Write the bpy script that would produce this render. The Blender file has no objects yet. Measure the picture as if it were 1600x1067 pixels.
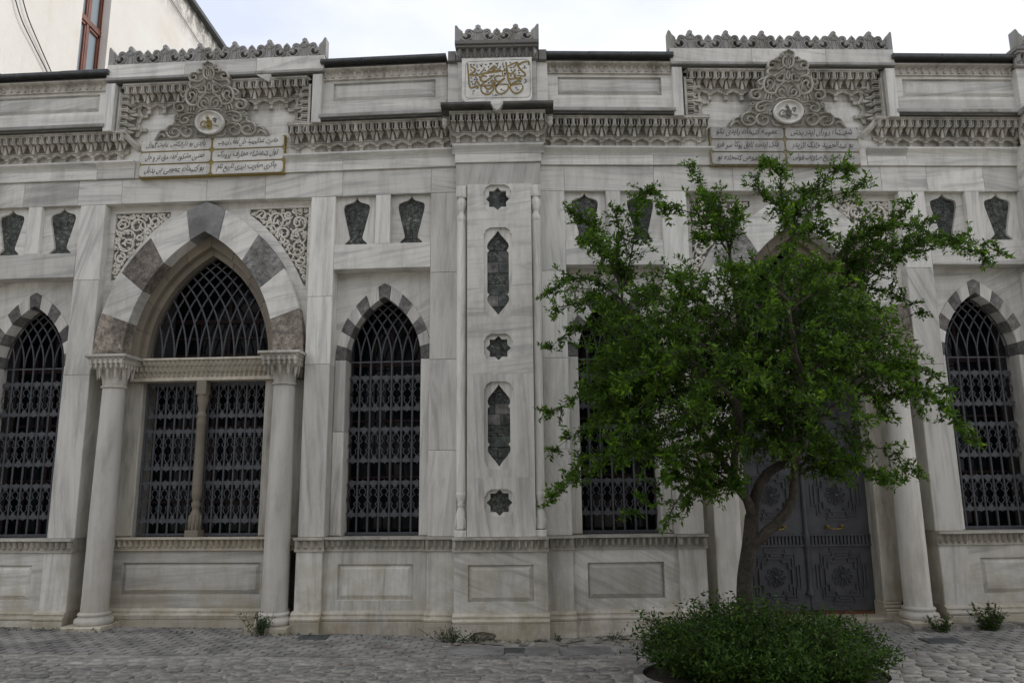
import bpy, bmesh, math, random
from mathutils import Matrix, Vector, Euler, noise
R = math.radians
random.seed(7)
SC = bpy.context.scene
COL = SC.collection

# ------------------------------------------------------------------ camera
cam = bpy.data.cameras.new('camera'); camo = bpy.data.objects.new('camera', cam); COL.objects.link(camo)
cam.sensor_width = 36; cam.lens = 27.0; cam.clip_start = .05; cam.clip_end = 3000
pit, yaw, rol = R(10.79), R(-1.07), R(.56)
Rz = Matrix.Rotation(-yaw, 4, 'Z'); Rx = Matrix.Rotation(pit, 4, 'X'); Ry = Matrix.Rotation(rol, 4, 'Y')
camo.matrix_world = Matrix.Translation((0, 0, 1.6)) @ Rz @ Rx @ Ry @ Matrix.Rotation(R(90), 4, 'X')
SC.camera = camo

# ------------------------------------------------------------------ sky, sun, exposure
SUN_EL, SUN_AZ = R(38), R(62)
w = bpy.data.worlds.new('World'); SC.world = w; w.use_nodes = True
nt = w.node_tree; N = nt.nodes; L = nt.links
bg = N['Background']; bg.inputs[1].default_value = .1
sky = N.new('ShaderNodeTexSky'); sky.sky_type = 'NISHITA'; sky.sun_disc = False
sky.sun_elevation = SUN_EL; sky.sun_rotation = SUN_AZ; sky.air_density = 1; sky.dust_density = 1
tc = N.new('ShaderNodeTexCoord')
mp = N.new('ShaderNodeMapping'); mp.inputs['Scale'].default_value = (1, 1, 2.2); mp.inputs['Location'].default_value = (.35, .1, .2)
cn = N.new('ShaderNodeTexNoise'); cn.inputs['Scale'].default_value = 2.6; cn.inputs['Detail'].default_value = 6; cn.inputs['Roughness'].default_value = .5
cr = N.new('ShaderNodeValToRGB'); cr.color_ramp.elements[0].position = .36; cr.color_ramp.elements[1].position = .60
cr.color_ramp.elements[0].color = (7.6, 8.2, 10.0, 1); cr.color_ramp.elements[1].color = (10.6, 10.7, 10.9, 1)
mx = N.new('ShaderNodeMix'); mx.data_type = 'RGBA'; mx.inputs[0].default_value = .93
L.new(tc.outputs['Generated'], mp.inputs[0]); L.new(mp.outputs[0], cn.inputs['Vector']); L.new(cn.outputs[0], cr.inputs[0])
L.new(sky.outputs[0], mx.inputs[6]); L.new(cr.outputs[0], mx.inputs[7]); L.new(mx.outputs[2], bg.inputs[0])
sd = bpy.data.lights.new('sun', 'SUN'); sd.energy = 1.5; sd.angle = R(20); sd.color = (1, .97, .92)
so = bpy.data.objects.new('sun', sd); COL.objects.link(so)
so.rotation_euler = Vector((-math.sin(SUN_AZ)*math.cos(SUN_EL), -math.cos(SUN_AZ)*math.cos(SUN_EL), -math.sin(SUN_EL))).to_track_quat('-Z', 'Y').to_euler()
so.location = (0, -5, 20)
VS = SC.view_settings
VS.view_transform = 'Standard'; VS.look = 'None'; VS.exposure = .12; VS.gamma = 1; VS.use_curve_mapping = False
SC.cycles.max_bounces = 6; SC.cycles.diffuse_bounces = 4

# ------------------------------------------------------------------ materials
def mat(name):
    m = bpy.data.materials.new(name); m.use_nodes = True
    t = m.node_tree; return m, t.nodes, t.links, t.nodes['Principled BSDF']
def ramp(N, pts):
    r = N.new('ShaderNodeValToRGB'); e = r.color_ramp.elements
    while len(e) < len(pts): e.new(.5)
    for i, (p, c) in enumerate(pts):
        e[i].position = p; e[i].color = (c[0], c[1], c[2], 1) if len(c) > 2 else (c[0],)*3+(1,)
    return r
def mixc(N, L, f, a, b, mode='MIX'):
    m = N.new('ShaderNodeMix'); m.data_type = 'RGBA'; m.blend_type = mode
    if isinstance(f, (int, float)): m.inputs[0].default_value = f
    else: L.new(f, m.inputs[0])
    for i, v in ((6, a), (7, b)):
        if isinstance(v, tuple): m.inputs[i].default_value = (*v, 1)
        else: L.new(v, m.inputs[i])
    return m.outputs[2]
def bump(N, L, p, h, s=.3, d=.01):
    b = N.new('ShaderNodeBump'); b.inputs['Strength'].default_value = s; b.inputs['Distance'].default_value = d
    L.new(h, b.inputs['Height']); L.new(b.outputs[0], p.inputs['Normal'])
def nz(N, L, vec, scale, det=5, rough=.55, dist=0.):
    n = N.new('ShaderNodeTexNoise'); n.inputs['Scale'].default_value = scale; n.inputs['Detail'].default_value = det
    n.inputs['Roughness'].default_value = rough; n.inputs['Distortion'].default_value = dist
    if vec is not None: L.new(vec, n.inputs['Vector'])
    return n.outputs[0]

def marble(name, light=(.81, .785, .715), dark=(.285, .285, .28), vein=1., dirt=.5, grime=.25, warm=0.):
    """veined Marmara marble; object colour: r = vein angle, g = tone"""
    m, N, L, p = mat(name)
    tc = N.new('ShaderNodeTexCoord'); oi = N.new('ShaderNodeObjectInfo'); geo = N.new('ShaderNodeNewGeometry')
    sep = N.new('ShaderNodeSeparateColor'); L.new(oi.outputs['Color'], sep.inputs[0])
    off = N.new('ShaderNodeVectorMath'); off.operation = 'SCALE'; off.inputs[0].default_value = (13, 7, 19); L.new(oi.outputs['Random'], off.inputs['Scale'])
    add = N.new('ShaderNodeVectorMath'); add.operation = 'ADD'; L.new(tc.outputs['Object'], add.inputs[0]); L.new(off.outputs[0], add.inputs[1])
    ang = N.new('ShaderNodeMath'); ang.operation = 'MULTIPLY'; ang.inputs[1].default_value = math.pi; L.new(sep.outputs[0], ang.inputs[0])
    rot = N.new('ShaderNodeVectorRotate'); rot.rotation_type = 'Y_AXIS'; L.new(add.outputs[0], rot.inputs['Vector']); L.new(ang.outputs[0], rot.inputs['Angle'])
    mp = N.new('ShaderNodeMapping'); mp.inputs['Scale'].default_value = (.42, 1.6, 5.2); L.new(rot.outputs[0], mp.inputs[0])
    a = nz(N, L, mp.outputs[0], 1.5, 7, .62, .9)
    mp2 = N.new('ShaderNodeMapping'); mp2.inputs['Scale'].default_value = (.5, 3, 16); L.new(rot.outputs[0], mp2.inputs[0])
    b = nz(N, L, mp2.outputs[0], 2., 5, .6, .5)
    ra = ramp(N, [(.36, (0,)), (.52, (.5,)), (.68, (1,))]); L.new(a, ra.inputs[0])
    rb = ramp(N, [(.44, (1,)), (.66, (0.,))]); L.new(b, rb.inputs[0])
    c = mixc(N, L, ra.outputs[0], light, tuple(l*.78+d*.22 for l, d in zip(light, dark)))
    va = ramp(N, [(.515, (0,)), (.60, (.55,)), (.66, (1,))]); L.new(a, va.inputs[0])
    sc = N.new('ShaderNodeMath'); sc.operation = 'MULTIPLY'; sc.inputs[1].default_value = .44*vein; L.new(va.outputs[0], sc.inputs[0])
    c = mixc(N, L, sc.outputs[0], c, dark)
    vb = ramp(N, [(.52, (0,)), (.66, (1,))]); L.new(b, vb.inputs[0])
    sc2 = N.new('ShaderNodeMath'); sc2.operation = 'MULTIPLY'; sc2.inputs[1].default_value = .22*vein; L.new(vb.outputs[0], sc2.inputs[0])
    c = mixc(N, L, sc2.outputs[0], c, dark)
    # tone per slab
    tn = N.new('ShaderNodeMapRange'); tn.inputs[3].default_value = .60; tn.inputs[4].default_value = 1.08; L.new(sep.outputs[1], tn.inputs[0])
    cmb = N.new('ShaderNodeCombineColor'); [L.new(tn.outputs[0], cmb.inputs[i]) for i in range(3)]
    c = mixc(N, L, 1., c, cmb.outputs[0], 'MULTIPLY')
    # patchy grey-brown grime, streaking down
    gm = N.new('ShaderNodeMapping'); gm.inputs['Scale'].default_value = (2.9, 2.9, .7); L.new(geo.outputs['Position'], gm.inputs[0])
    g = nz(N, L, gm.outputs[0], 1.7, 8, .68); gr = ramp(N, [(.46, (0,)), (.70, (1,))]); L.new(g, gr.inputs[0])
    gs = N.new('ShaderNodeMath'); gs.operation = 'MULTIPLY'; gs.inputs[1].default_value = grime*1.15; L.new(gr.outputs[0], gs.inputs[0])
    c = mixc(N, L, gs.outputs[0], c, (.20, .185, .15))
    # ochre splash stains along the foot of the wall
    sx = N.new('ShaderNodeSeparateXYZ'); L.new(geo.outputs['Position'], sx.inputs[0])
    mr = N.new('ShaderNodeMapRange'); mr.inputs[1].default_value = 1.5; mr.inputs[2].default_value = 0.; L.new(sx.outputs[2], mr.inputs[0])
    g2 = nz(N, L, geo.outputs['Position'], 2.3, 7, .7); g2r = ramp(N, [(.40, (0,)), (.62, (1,))]); L.new(g2, g2r.inputs[0])
    mm = N.new('ShaderNodeMath'); mm.operation = 'MULTIPLY'; L.new(mr.outputs[0], mm.inputs[0]); L.new(g2r.outputs[0], mm.inputs[1])
    mm2 = N.new('ShaderNodeMath'); mm2.operation = 'MULTIPLY'; mm2.inputs[1].default_value = dirt; L.new(mm.outputs[0], mm2.inputs[0])
    c = mixc(N, L, mm2.outputs[0], c, (.33, .27, .165))
    # pits
    vo = N.new('ShaderNodeTexVoronoi'); vo.inputs['Scale'].default_value = 16; L.new(geo.outputs['Position'], vo.inputs['Vector'])
    pr = ramp(N, [(.045, (1,)), (.075, (0,))]); L.new(vo.outputs['Distance'], pr.inputs[0])
    pm = N.new('ShaderNodeMath'); pm.operation = 'MULTIPLY'; pm.inputs[1].default_value = .4; L.new(pr.outputs[0], pm.inputs[0])
    c = mixc(N, L, pm.outputs[0], c, (.17, .15, .12))
    if warm: c = mixc(N, L, warm, c, (.42, .35, .25))
    L.new(c, p.inputs['Base Color'])
    ro = ramp(N, [(.3, (.5,)), (.7, (.8,))]); L.new(g, ro.inputs[0]); L.new(ro.outputs[0], p.inputs['Roughness'])
    bn = nz(N, L, geo.outputs['Position'], 38, 6, .7); bump(N, L, p, bn, .35, .006)
    return m
MARBLE = marble('marble', dirt=.7, grime=.34)
MARBLE_CARVED = marble('carved_marble', (.60, .565, .495), (.22, .21, .19), .6, .5, .8)
MARBLE_WARM = marble('warm_marble', (.62, .565, .46), (.33, .29, .235), .5, .6, .6, .1)
MARBLE_BASE = marble('stained_base_marble', (.70, .655, .56), (.31, .29, .25), .6, .8, .75)
MARBLE_SCROLL = marble('carved_scroll_marble', (.76, .72, .64), (.36, .34, .29), .3, .3, .3)
MARBLE_BROWN_SHADE = marble('brown_marble_with_shade', (.25, .215, .16), (.15, .125, .09), .9, .3, .4, .1)  # brown stone, darkened so the arch rings carry intrados shade in the colour
MARBLE_DARK = marble('weathered_and_recess_shade_marble', (.42, .41, .385), (.13, .13, .125), .6, .1, .95)
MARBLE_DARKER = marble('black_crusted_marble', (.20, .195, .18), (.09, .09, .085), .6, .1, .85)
CRUST_SHADE = marble('gypsum_crust_and_gap_shade', (.075, .07, .062), (.04, .04, .038), .3, .1, .5)  # black crust, with the depth shade of ledge gaps put into the colour
MARBLE_COLUMN = marble('column_marble', (.76, .73, .66), (.36, .29, .25), .4, .35, .35)
def stone(name, cols, scale, bs=.6, bd=.02, dk=.6):
    m, N, L, p = mat(name)
    tc = N.new('ShaderNodeTexCoord'); oi = N.new('ShaderNodeObjectInfo')
    off = N.new('ShaderNodeVectorMath'); off.operation = 'SCALE'; off.inputs[0].default_value = (17, 9, 23); L.new(oi.outputs['Random'], off.inputs['Scale'])
    add = N.new('ShaderNodeVectorMath'); add.operation = 'ADD'; L.new(tc.outputs['Object'], add.inputs[0]); L.new(off.outputs[0], add.inputs[1])
    a = nz(N, L, add.outputs[0], scale, 9, .78)
    r = ramp(N, [(.34, cols[0]), (.47, cols[1]), (.58, cols[2]), (.70, cols[3])]); L.new(a, r.inputs[0])
    b = nz(N, L, add.outputs[0], scale*.22, 3, .5); rb = ramp(N, [(.35, (.6,)), (.65, (1.15,))]); L.new(b, rb.inputs[0])
    c = mixc(N, L, 1., r.outputs[0], rb.outputs[0], 'MULTIPLY')
    rv_ = ramp(N, [(0, (.74, .74, .75)), (1, (1.14, 1.12, 1.08))]); L.new(oi.outputs['Random'], rv_.inputs[0]); c = mixc(N, L, 1., c, rv_.outputs[0], 'MULTIPLY')
    v = N.new('ShaderNodeTexVoronoi'); v.inputs['Scale'].default_value = scale*1.3; v.feature = 'F1'; L.new(add.outputs[0], v.inputs['Vector'])
    rv = ramp(N, [(.10, (1,)), (.3, (0,))]); L.new(v.outputs['Distance'], rv.inputs[0])
    f = N.new('ShaderNodeMath'); f.operation = 'MULTIPLY'; f.inputs[1].default_value = dk; L.new(rv.outputs[0], f.inputs[0])
    c = mixc(N, L, f.outputs[0], c, tuple(x*.35 for x in cols[0]))
    L.new(c, p.inputs['Base Color']); p.inputs['Roughness'].default_value = .9
    bump(N, L, p, a, bs, bd)
    return m
GRANITE = stone('rough_grey_stone', [(.10, .097, .09), (.27, .265, .252), (.42, .41, .385), (.62, .60, .56)], 16, .9, .03)
GRANITE_RED = stone('rough_reddish_stone', [(.09, .08, .066), (.25, .22, .185), (.40, .345, .285), (.60, .56, .49)], 15, .9, .03)
GREYSLAB = stone('smooth_grey_stone', [(.22, .218, .21), (.31, .307, .295), (.37, .365, .35), (.48, .47, .45)], 7, .4, .01, .15)
DARKSTONE = stone('dark_arch_stone', [(.08, .078, .074), (.165, .16, .153), (.24, .233, .222), (.37, .36, .34)], 14, .6, .015, .35)
BRECCIA = stone('dark_breccia', [(.022, .026, .023), (.07, .078, .071), (.17, .18, .166), (.62, .63, .58)], 24, .9, .03, .7)
BRECCIA2 = stone('dark_green_stone', [(.025, .03, .028), (.075, .088, .082), (.13, .148, .138), (.34, .36, .33)], 9, .8, .02, .5)
PAVE = stone('paving_basalt', [(.15, .144, .132), (.27, .262, .243), (.36, .35, .325), (.50, .485, .45)], 12, .6, .012, .3)
PAVER = stone('small_paver_stone', [(.20, .194, .183), (.27, .263, .25), (.325, .316, .30), (.41, .40, .375)], 14, .5, .01, .3)
JOINT = stone('sandy_joint', [(.18, .17, .148), (.29, .275, .245), (.37, .355, .32), (.47, .45, .41)], 22, .7, .01, .4)
ROUGHBASE = stone('rubble_base', [(.14, .13, .11), (.24, .22, .19), (.33, .31, .27), (.42, .4, .36)], 12, .8, .03, .4)
REDLEDGE = stone('reddish_ledge', [(.16, .11, .085), (.24, .18, .145), (.29, .23, .19), (.34, .29, .25)], 10, .6, .01, .3)
def plain(name, col, rough=.6, metal=0., var=.25, scale=9, bs=.15, spec=None):
    m, N, L, p = mat(name)
    geo = N.new('ShaderNodeNewGeometry')
    a = nz(N, L, geo.outputs['Position'], scale, 7, .65); r = ramp(N, [(.35, tuple(c*(1-var) for c in col)), (.65, tuple(min(1, c*(1+var)) for c in col))])
    L.new(a, r.inputs[0]); L.new(r.outputs[0], p.inputs['Base Color']); p.inputs['Roughness'].default_value = rough; p.inputs['Metallic'].default_value = metal
    bump(N, L, p, a, bs, .004)
    return m
IRON = plain('grey_painted_iron', (.075, .078, .086), .5, 0, .35, 40)
DOORM = plain('door_grey_paint', (.068, .070, .078), .55, 0, .22, 6)
BRASS = plain('brass', (.26, .19, .06), .4, .8)
GOLD = plain('gilding', (.30, .205, .045), .5, .25, .3, 60)
OCHRE = plain('ochre_gilding', (.29, .215, .06), .65, .1, .35, 50)
OCHRE_DULL = plain('worn_ochre', (.25, .215, .12), .8, 0, .35, 30)
MARBLE_DARK2 = marble('greyed_marble', (.56, .545, .51), (.26, .26, .25), .6, .2, .6)
INK = plain('incised_dark', (.07, .068, .06), .8)
INKG = plain('incised_grey', (.17, .165, .15), .8)
REDWOOD = plain('dark_red_wood', (.022, .006, .005), .7)
REDWOOD2 = plain('red_brown_wood', (.17, .055, .03), .5)
LEAD = plain('lead_roofing', (.075, .08, .08), .6, .2)
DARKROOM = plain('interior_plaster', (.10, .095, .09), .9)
RUST = plain('rust', (.13, .045, .02), .9)
BARK = stone('bark', [(.035, .028, .02), (.06, .05, .037), (.09, .076, .058), (.13, .115, .09)], 28, .9, .02, .4)
SOIL = stone('bed_soil', [(.03, .022, .015), (.05, .04, .028), (.08, .06, .04), (.12, .09, .06)], 14, .9, .03)
WIRE = plain('wire_black', (.045, .043, .04), .6)
def glass_mat(name, col):
    m, N, L, p = mat(name); p.inputs['Base Color'].default_value = (*col, 1); p.inputs['Roughness'].default_value = .05
    p.inputs['IOR'].default_value = 1.5; p.inputs['Specular IOR Level'].default_value = .5 if col[0] > .05 else .16
    n = nz(N, L, None, 3, 2); bump(N, L, p, n, .08, .01)
    return m
GLASS = glass_mat('dark_window_glass', (.008, .010, .012))
GLASS2 = glass_mat('pale_window_glass', (.30, .35, .38))
CURTAIN = plain('grey_curtain', (.30, .30, .29), .9)
def plaster():
    m, N, L, p = mat('cream_plaster'); geo = N.new('ShaderNodeNewGeometry')
    a = nz(N, L, geo.outputs['Position'], .8, 8, .65); r = ramp(N, [(.3, (.74, .68, .60)), (.5, (.80, .765, .70)), (.7, (.83, .80, .745))]); L.new(a, r.inputs[0])
    mp = N.new('ShaderNodeMapping'); mp.inputs['Scale'].default_value = (1, 2.5, .4); L.new(geo.outputs['Position'], mp.inputs[0])
    b = nz(N, L, mp.outputs[0], 1.5, 7, .7); rb = ramp(N, [(.56, (0,)), (.75, (.55,))]); L.new(b, rb.inputs[0])
    sx = N.new('ShaderNodeSeparateXYZ'); L.new(geo.outputs['Position'], sx.inputs[0])
    mr = N.new('ShaderNodeMapRange'); mr.inputs[1].default_value = 13.4; mr.inputs[2].default_value = 14.5; L.new(sx.outputs[2], mr.inputs[0])
    b3 = nz(N, L, geo.outputs['Position'], 3.2, 8, .75); r3 = ramp(N, [(.40, (0,)), (.54, (1,))]); L.new(b3, r3.inputs[0])
    mm = N.new('ShaderNodeMath'); mm.operation = 'MULTIPLY'; L.new(mr.outputs[0], mm.inputs[0]); L.new(r3.outputs[0], mm.inputs[1])
    c = mixc(N, L, rb.outputs[0], r.outputs[0], (.70, .62, .53)); c = mixc(N, L, mm.outputs[0], c, (.17, .165, .14))
    L.new(c, p.inputs['Base Color']); p.inputs['Roughness'].default_value = .95; bump(N, L, p, nz(N, L, geo.outputs['Position'], 14, 6, .6), .25, .02)
    return m
PLASTER = plaster()
def leafmat(name, a, b, tr=.35):
    m, N, L, p = mat(name)
    at = N.new('ShaderNodeAttribute'); at.attribute_name = 'tone'; at.attribute_type = 'GEOMETRY'
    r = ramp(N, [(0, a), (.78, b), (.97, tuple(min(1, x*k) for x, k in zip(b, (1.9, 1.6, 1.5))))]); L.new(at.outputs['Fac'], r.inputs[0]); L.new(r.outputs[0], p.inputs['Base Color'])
    p.inputs['Roughness'].default_value = .55; p.inputs['Specular IOR Level'].default_value = .22
    t = N.new('ShaderNodeBsdfTranslucent'); L.new(r.outputs[0], t.inputs[0])
    ms = N.new('ShaderNodeMixShader'); ms.inputs[0].default_value = tr
    L.new(p.outputs[0], ms.inputs[1]); L.new(t.outputs[0], ms.inputs[2]); L.new(ms.outputs[0], N['Material Output'].inputs[0])
    return m
LEAF = leafmat('pomegranate_leaf', (.008, .026, .003), (.085, .175, .010), .38)
SHRUBLEAF = leafmat('shrub_leaf', (.012, .034, .005), (.070, .135, .016), .30)
WEEDLEAF = leafmat('weed_leaf', (.03, .06, .02), (.07, .12, .035), .3)

# ------------------------------------------------------------------ mesh helper
class M:
    def __init__(s): s.v = []; s.f = []; s.sm = []
    def add(s, vs, fs, smooth=False):
        o = len(s.v); s.v += [tuple(v) for v in vs]
        for f in fs: s.f.append(tuple(i+o for i in f)); s.sm.append(smooth)
    def box(s, x0, x1, y0, y1, z0, z1):
        s.add([(x0,y0,z0),(x1,y0,z0),(x1,y1,z0),(x0,y1,z0),(x0,y0,z1),(x1,y0,z1),(x1,y1,z1),(x0,y1,z1)],
              [(0,3,2,1),(4,5,6,7),(0,1,5,4),(1,2,6,5),(2,3,7,6),(3,0,4,7)])
    def slab(s, x0, x1, z0, z1, y0, y1, c=.004, g=.0012):
        x0 += g; x1 -= g; z0 += g; z1 -= g
        s.add([(x0,y1,z0),(x1,y1,z0),(x1,y1,z1),(x0,y1,z1),(x0,y0+c,z0),(x1,y0+c,z0),(x1,y0+c,z1),(x0,y0+c,z1),
               (x0+c,y0,z0+c),(x1-c,y0,z0+c),(x1-c,y0,z1-c),(x0+c,y0,z1-c)],
              [(0,3,2,1),(0,1,5,4),(1,2,6,5),(2,3,7,6),(3,0,4,7),(4,5,9,8),(5,6,10,9),(6,7,11,10),(7,4,8,11),(8,9,10,11)])
    def prof(s, x0, x1, pts, ends=True):
        """profile [(p,z)] from low to high, extruded along x; p = how far it stands out; closed at the back"""
        n = len(pts); b = min(p for p, z in pts)-.04
        P = [(-b, pts[0][1])]+[(-p, z) for p, z in pts]+[(-b, pts[-1][1])]
        vs = [(x0, y, z) for y, z in P]+[(x1, y, z) for y, z in P]; k = n+2
        fs = [(i, i+k, i+1+k, i+1) for i in range(k-1)]
        if ends: fs += [tuple(range(k)), tuple(range(2*k-1, k-1, -1))]
        s.add(vs, fs)
    def prism(s, poly, y0, y1, c=0.):
        """poly [(x,z)] counter-clockwise seen from the front, extruded from y0 (front) to y1"""
        n = len(poly)
        if c:
            cx = sum(p[0] for p in poly)/n; cz = sum(p[1] for p in poly)/n
            fr = []
            for x, z in poly:
                d = math.hypot(x-cx, z-cz) or 1; fr.append((x-(x-cx)/d*c, y0, z-(z-cz)/d*c))
            vs = fr+[(x, y0+c, z) for x, z in poly]+[(x, y1, z) for x, z in poly]
            fs = [tuple(range(n)), tuple(range(3*n-1, 2*n-1, -1))]
            for q in (0, n): fs += [(q+i, q+n+i, q+n+(i+1) % n, q+(i+1) % n) for i in range(n)]
        else:
            vs = [(x, y0, z) for x, z in poly]+[(x, y1, z) for x, z in poly]
            fs = [tuple(range(n)), tuple(range(2*n-1, n-1, -1))]+[(i, i+n, (i+1) % n+n, (i+1) % n) for i in range(n)]
        s.add(vs, fs)
    def plate(s, outer, holes, y0, y1, hy=None):
        """flat plate with holes: front at y0, outer rim back to y1, hole reveals back to hy"""
        hy = y1 if hy is None else hy
        bm = bmesh.new(); es = []
        for lp in [outer]+holes:
            vv = [bm.verts.new((x, y0, z)) for x, z in lp]
            es += [bm.edges.new((vv[i], vv[(i+1) % len(vv)])) for i in range(len(vv))]
        bmesh.ops.triangle_fill(bm, use_beauty=True, use_dissolve=False, edges=es, normal=(0, -1, 0))
        bm.verts.index_update(); s.add([v.co[:] for v in bm.verts], [tuple(v.index for v in f.verts) for f in bm.faces]); bm.free()
        for lp, yb in [(outer, y1)]+[(h, hy) for h in holes]:
            n = len(lp); s.add([(x, y0, z) for x, z in lp]+[(x, yb, z) for x, z in lp], [(i, i+n, (i+1) % n+n, (i+1) % n) for i in range(n)])
    def lathe(s, cx, cy, pr, n=20, a0=0, a1=2*math.pi, smooth=True):
        full = abs(a1-a0-2*math.pi) < 1e-6; m = n if full else n+1
        vs = []
        for r, z in pr:
            for i in range(m):
                a = a0+(a1-a0)*i/n; vs.append((cx+r*math.cos(a), cy+r*math.sin(a), z))
        fs = []
        for j in range(len(pr)-1):
            for i in range(n):
                k = (i+1) % m; fs.append((j*m+i, j*m+k, (j+1)*m+k, (j+1)*m+i))
        s.add(vs, fs, smooth)
    def tube(s, pts, r, n=4, closed=False, smooth=True, flat=1.):
        P = [Vector(p) for p in pts]; k = len(P); vs = []; up = None
        for i, p in enumerate(P):
            a = P[(i-1) % k] if closed or i > 0 else p; b = P[(i+1) % k] if closed or i < k-1 else p
            d = (b-a).normalized() if (b-a).length > 1e-9 else Vector((0, 0, 1))
            ref = Vector((0, 1, 0)) if abs(d.y) < .9 else Vector((1, 0, 0))
            if up is not None: ref = up
            u = d.cross(ref); u = u.normalized() if u.length > 1e-6 else Vector((1, 0, 0)); q = u.cross(d).normalized(); up = q
            rr = r[i] if isinstance(r, (list, tuple)) else r
            for j in range(n):
                t = 2*math.pi*(j+.5)/n; vs.append(p+u*math.cos(t)*rr+q*math.sin(t)*rr*flat)
        fs = []
        for i in range(k if closed else k-1):
            for j in range(n):
                a = i*n+j; b = i*n+(j+1) % n; c = ((i+1) % k)*n+(j+1) % n; d = ((i+1) % k)*n+j; fs.append((a, d, c, b))
        if not closed: fs += [tuple(range(n)), tuple((k-1)*n+j for j in range(n-1, -1, -1))]
        s.add(vs, fs, smooth)
    def ribbon(s, pts, wd, y0, y1):
        n = len(pts); Lp = []; Rp = []
        for i, (x, z) in enumerate(pts):
            a = pts[max(0, i-1)]; b = pts[min(n-1, i+1)]; dx, dz = b[0]-a[0], b[1]-a[1]; l = math.hypot(dx, dz) or 1
            t = i/(n-1); ww = wd*(.55+.45*math.sin(math.pi*min(1, max(0, t*.9+.08))))/2
            Lp.append((x-dz/l*ww, z+dx/l*ww)); Rp.append((x+dz/l*ww, z-dx/l*ww))
        vs = [(x, y0, z) for x, z in Lp]+[(x, y0, z) for x, z in Rp]+[(x, y1, z) for x, z in Lp]+[(x, y1, z) for x, z in Rp]
        fs = []
        for i in range(n-1): fs += [(i, n+i, n+i+1, i+1), (i, i+1, 2*n+i+1, 2*n+i), (n+i, 3*n+i, 3*n+i+1, n+i+1)]
        fs += [(0, 2*n, 3*n, n), (n-1, 2*n-1, 4*n-1, 3*n-1)]
        s.add(vs, fs)
    def mesh(s, name, mt, extra=None):
        me = bpy.data.meshes.new(name); me.from_pydata(s.v, [], s.f)
        me.polygons.foreach_set('use_smooth', s.sm); me.materials.append(mt)
        for e in extra or []: me.materials.append(e)
        bm = bmesh.new(); bm.from_mesh(me); bmesh.ops.recalc_face_normals(bm, faces=bm.faces); bm.to_mesh(me); bm.free()
        me.update(); return me

def smooth_pts(P, k=4, closed=False):
    out = []; n = len(P)
    rng = range(n) if closed else range(n-1)
    for i in rng:
        p0 = P[(i-1) % n] if closed or i > 0 else P[i]; p1 = P[i]; p2 = P[(i+1) % n]; p3 = P[(i+2) % n] if closed or i < n-2 else P[(i+1) % n]
        for j in range(k):
            t = j/k
            out.append(tuple(.5*((2*b)+(-a+c)*t+(2*a-5*b+4*c-d)*t*t+(-a+3*b-3*c+d)*t**3) for a, b, c, d in zip(p0, p1, p2, p3)))
    if not closed: out.append(tuple(P[-1]))
    return out

def link(name, data, parent=None, mtx=None):
    o = bpy.data.objects.new(name, data); COL.objects.link(o)
    if parent is not None: o.parent = parent
    if mtx is not None: o.matrix_local = mtx
    return o
def tagt(o, label, cat, group=None):
    o['label'] = label; o['category'] = cat
    if group: o['group'] = group
    return o
def vein(o, ang=None, tone=None):
    a = random.choice((0, 0, .5, .5, .06, .94, .44)) if ang is None else ang
    o.color = ((a+random.uniform(-.035, .035)) % 1., random.uniform(.25, .9) if tone is None else tone, 0, 1); return o

# ------------------------------------------------------------------ building frame
OX, OY, B = -.337, 9.2, .0484
BLD = link('marble_library_building', None); BLD.location = (OX, OY, 0)
tagt(BLD, 'ornate grey marble library front with pointed arches, carved cornice and gilded inscriptions', 'building')
WM = {'L': Matrix.Rotation(B, 4, 'Z'), 'R': Matrix.Rotation(-B, 4, 'Z'), 'C': Matrix.Identity(4)}
# a wing turned back: local x runs along the wall
WM['L'], WM['R'] = Matrix.Rotation(-B, 4, 'Z'), Matrix.Rotation(B, 4, 'Z')
def part(name, m, mt, W, parent=None, loc=None, rot=None, ang=None, tone=None, kind=None, label=None, extra=None):
    me = m if isinstance(m, bpy.types.Mesh) else m.mesh(name, mt, extra)
    T = Matrix.Identity(4) if loc is None else Matrix.Translation(loc)
    if rot is not None: T = T @ rot
    if parent is None: o = link(name, me, BLD, WM[W] @ T)
    else: o = link(name, me, parent, T)
    vein(o, ang, tone)
    if kind: o['kind'] = kind
    if label: o['label'] = label
    return o
def slabpart(W, x0, x1, z0, z1, y0, y1=.25, ang=None, tone=None, mt=None, name='wall_slab', c=.004):
    m = M(); m.slab(min(x0, x1), max(x0, x1), z0, z1, y0, y1, c); return part(name, m, mt or MARBLE, W, ang=ang, tone=tone)

def arch(cx, zs, a, h, n=14):
    """pointed arch from the left springing over the apex to the right, (x,z)"""
    r = (a*a+h*h)/(2*a); th = math.asin(min(1, h/r)); out = []
    for i in range(n+1):
        t = th*i/n; out.append((cx-a+r-r*math.cos(t), zs+r*math.sin(t)))
    return out+[(2*cx-x, z) for x, z in out[-2::-1]]
def arch_at(cx, zs, a, h, t, side):
    r = (a*a+h*h)/(2*a); th = math.asin(min(1, h/r))*t; x = -a+r-r*math.cos(th); return (cx+x*(1 if side < 0 else -1), zs+r*math.sin(th))

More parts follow.
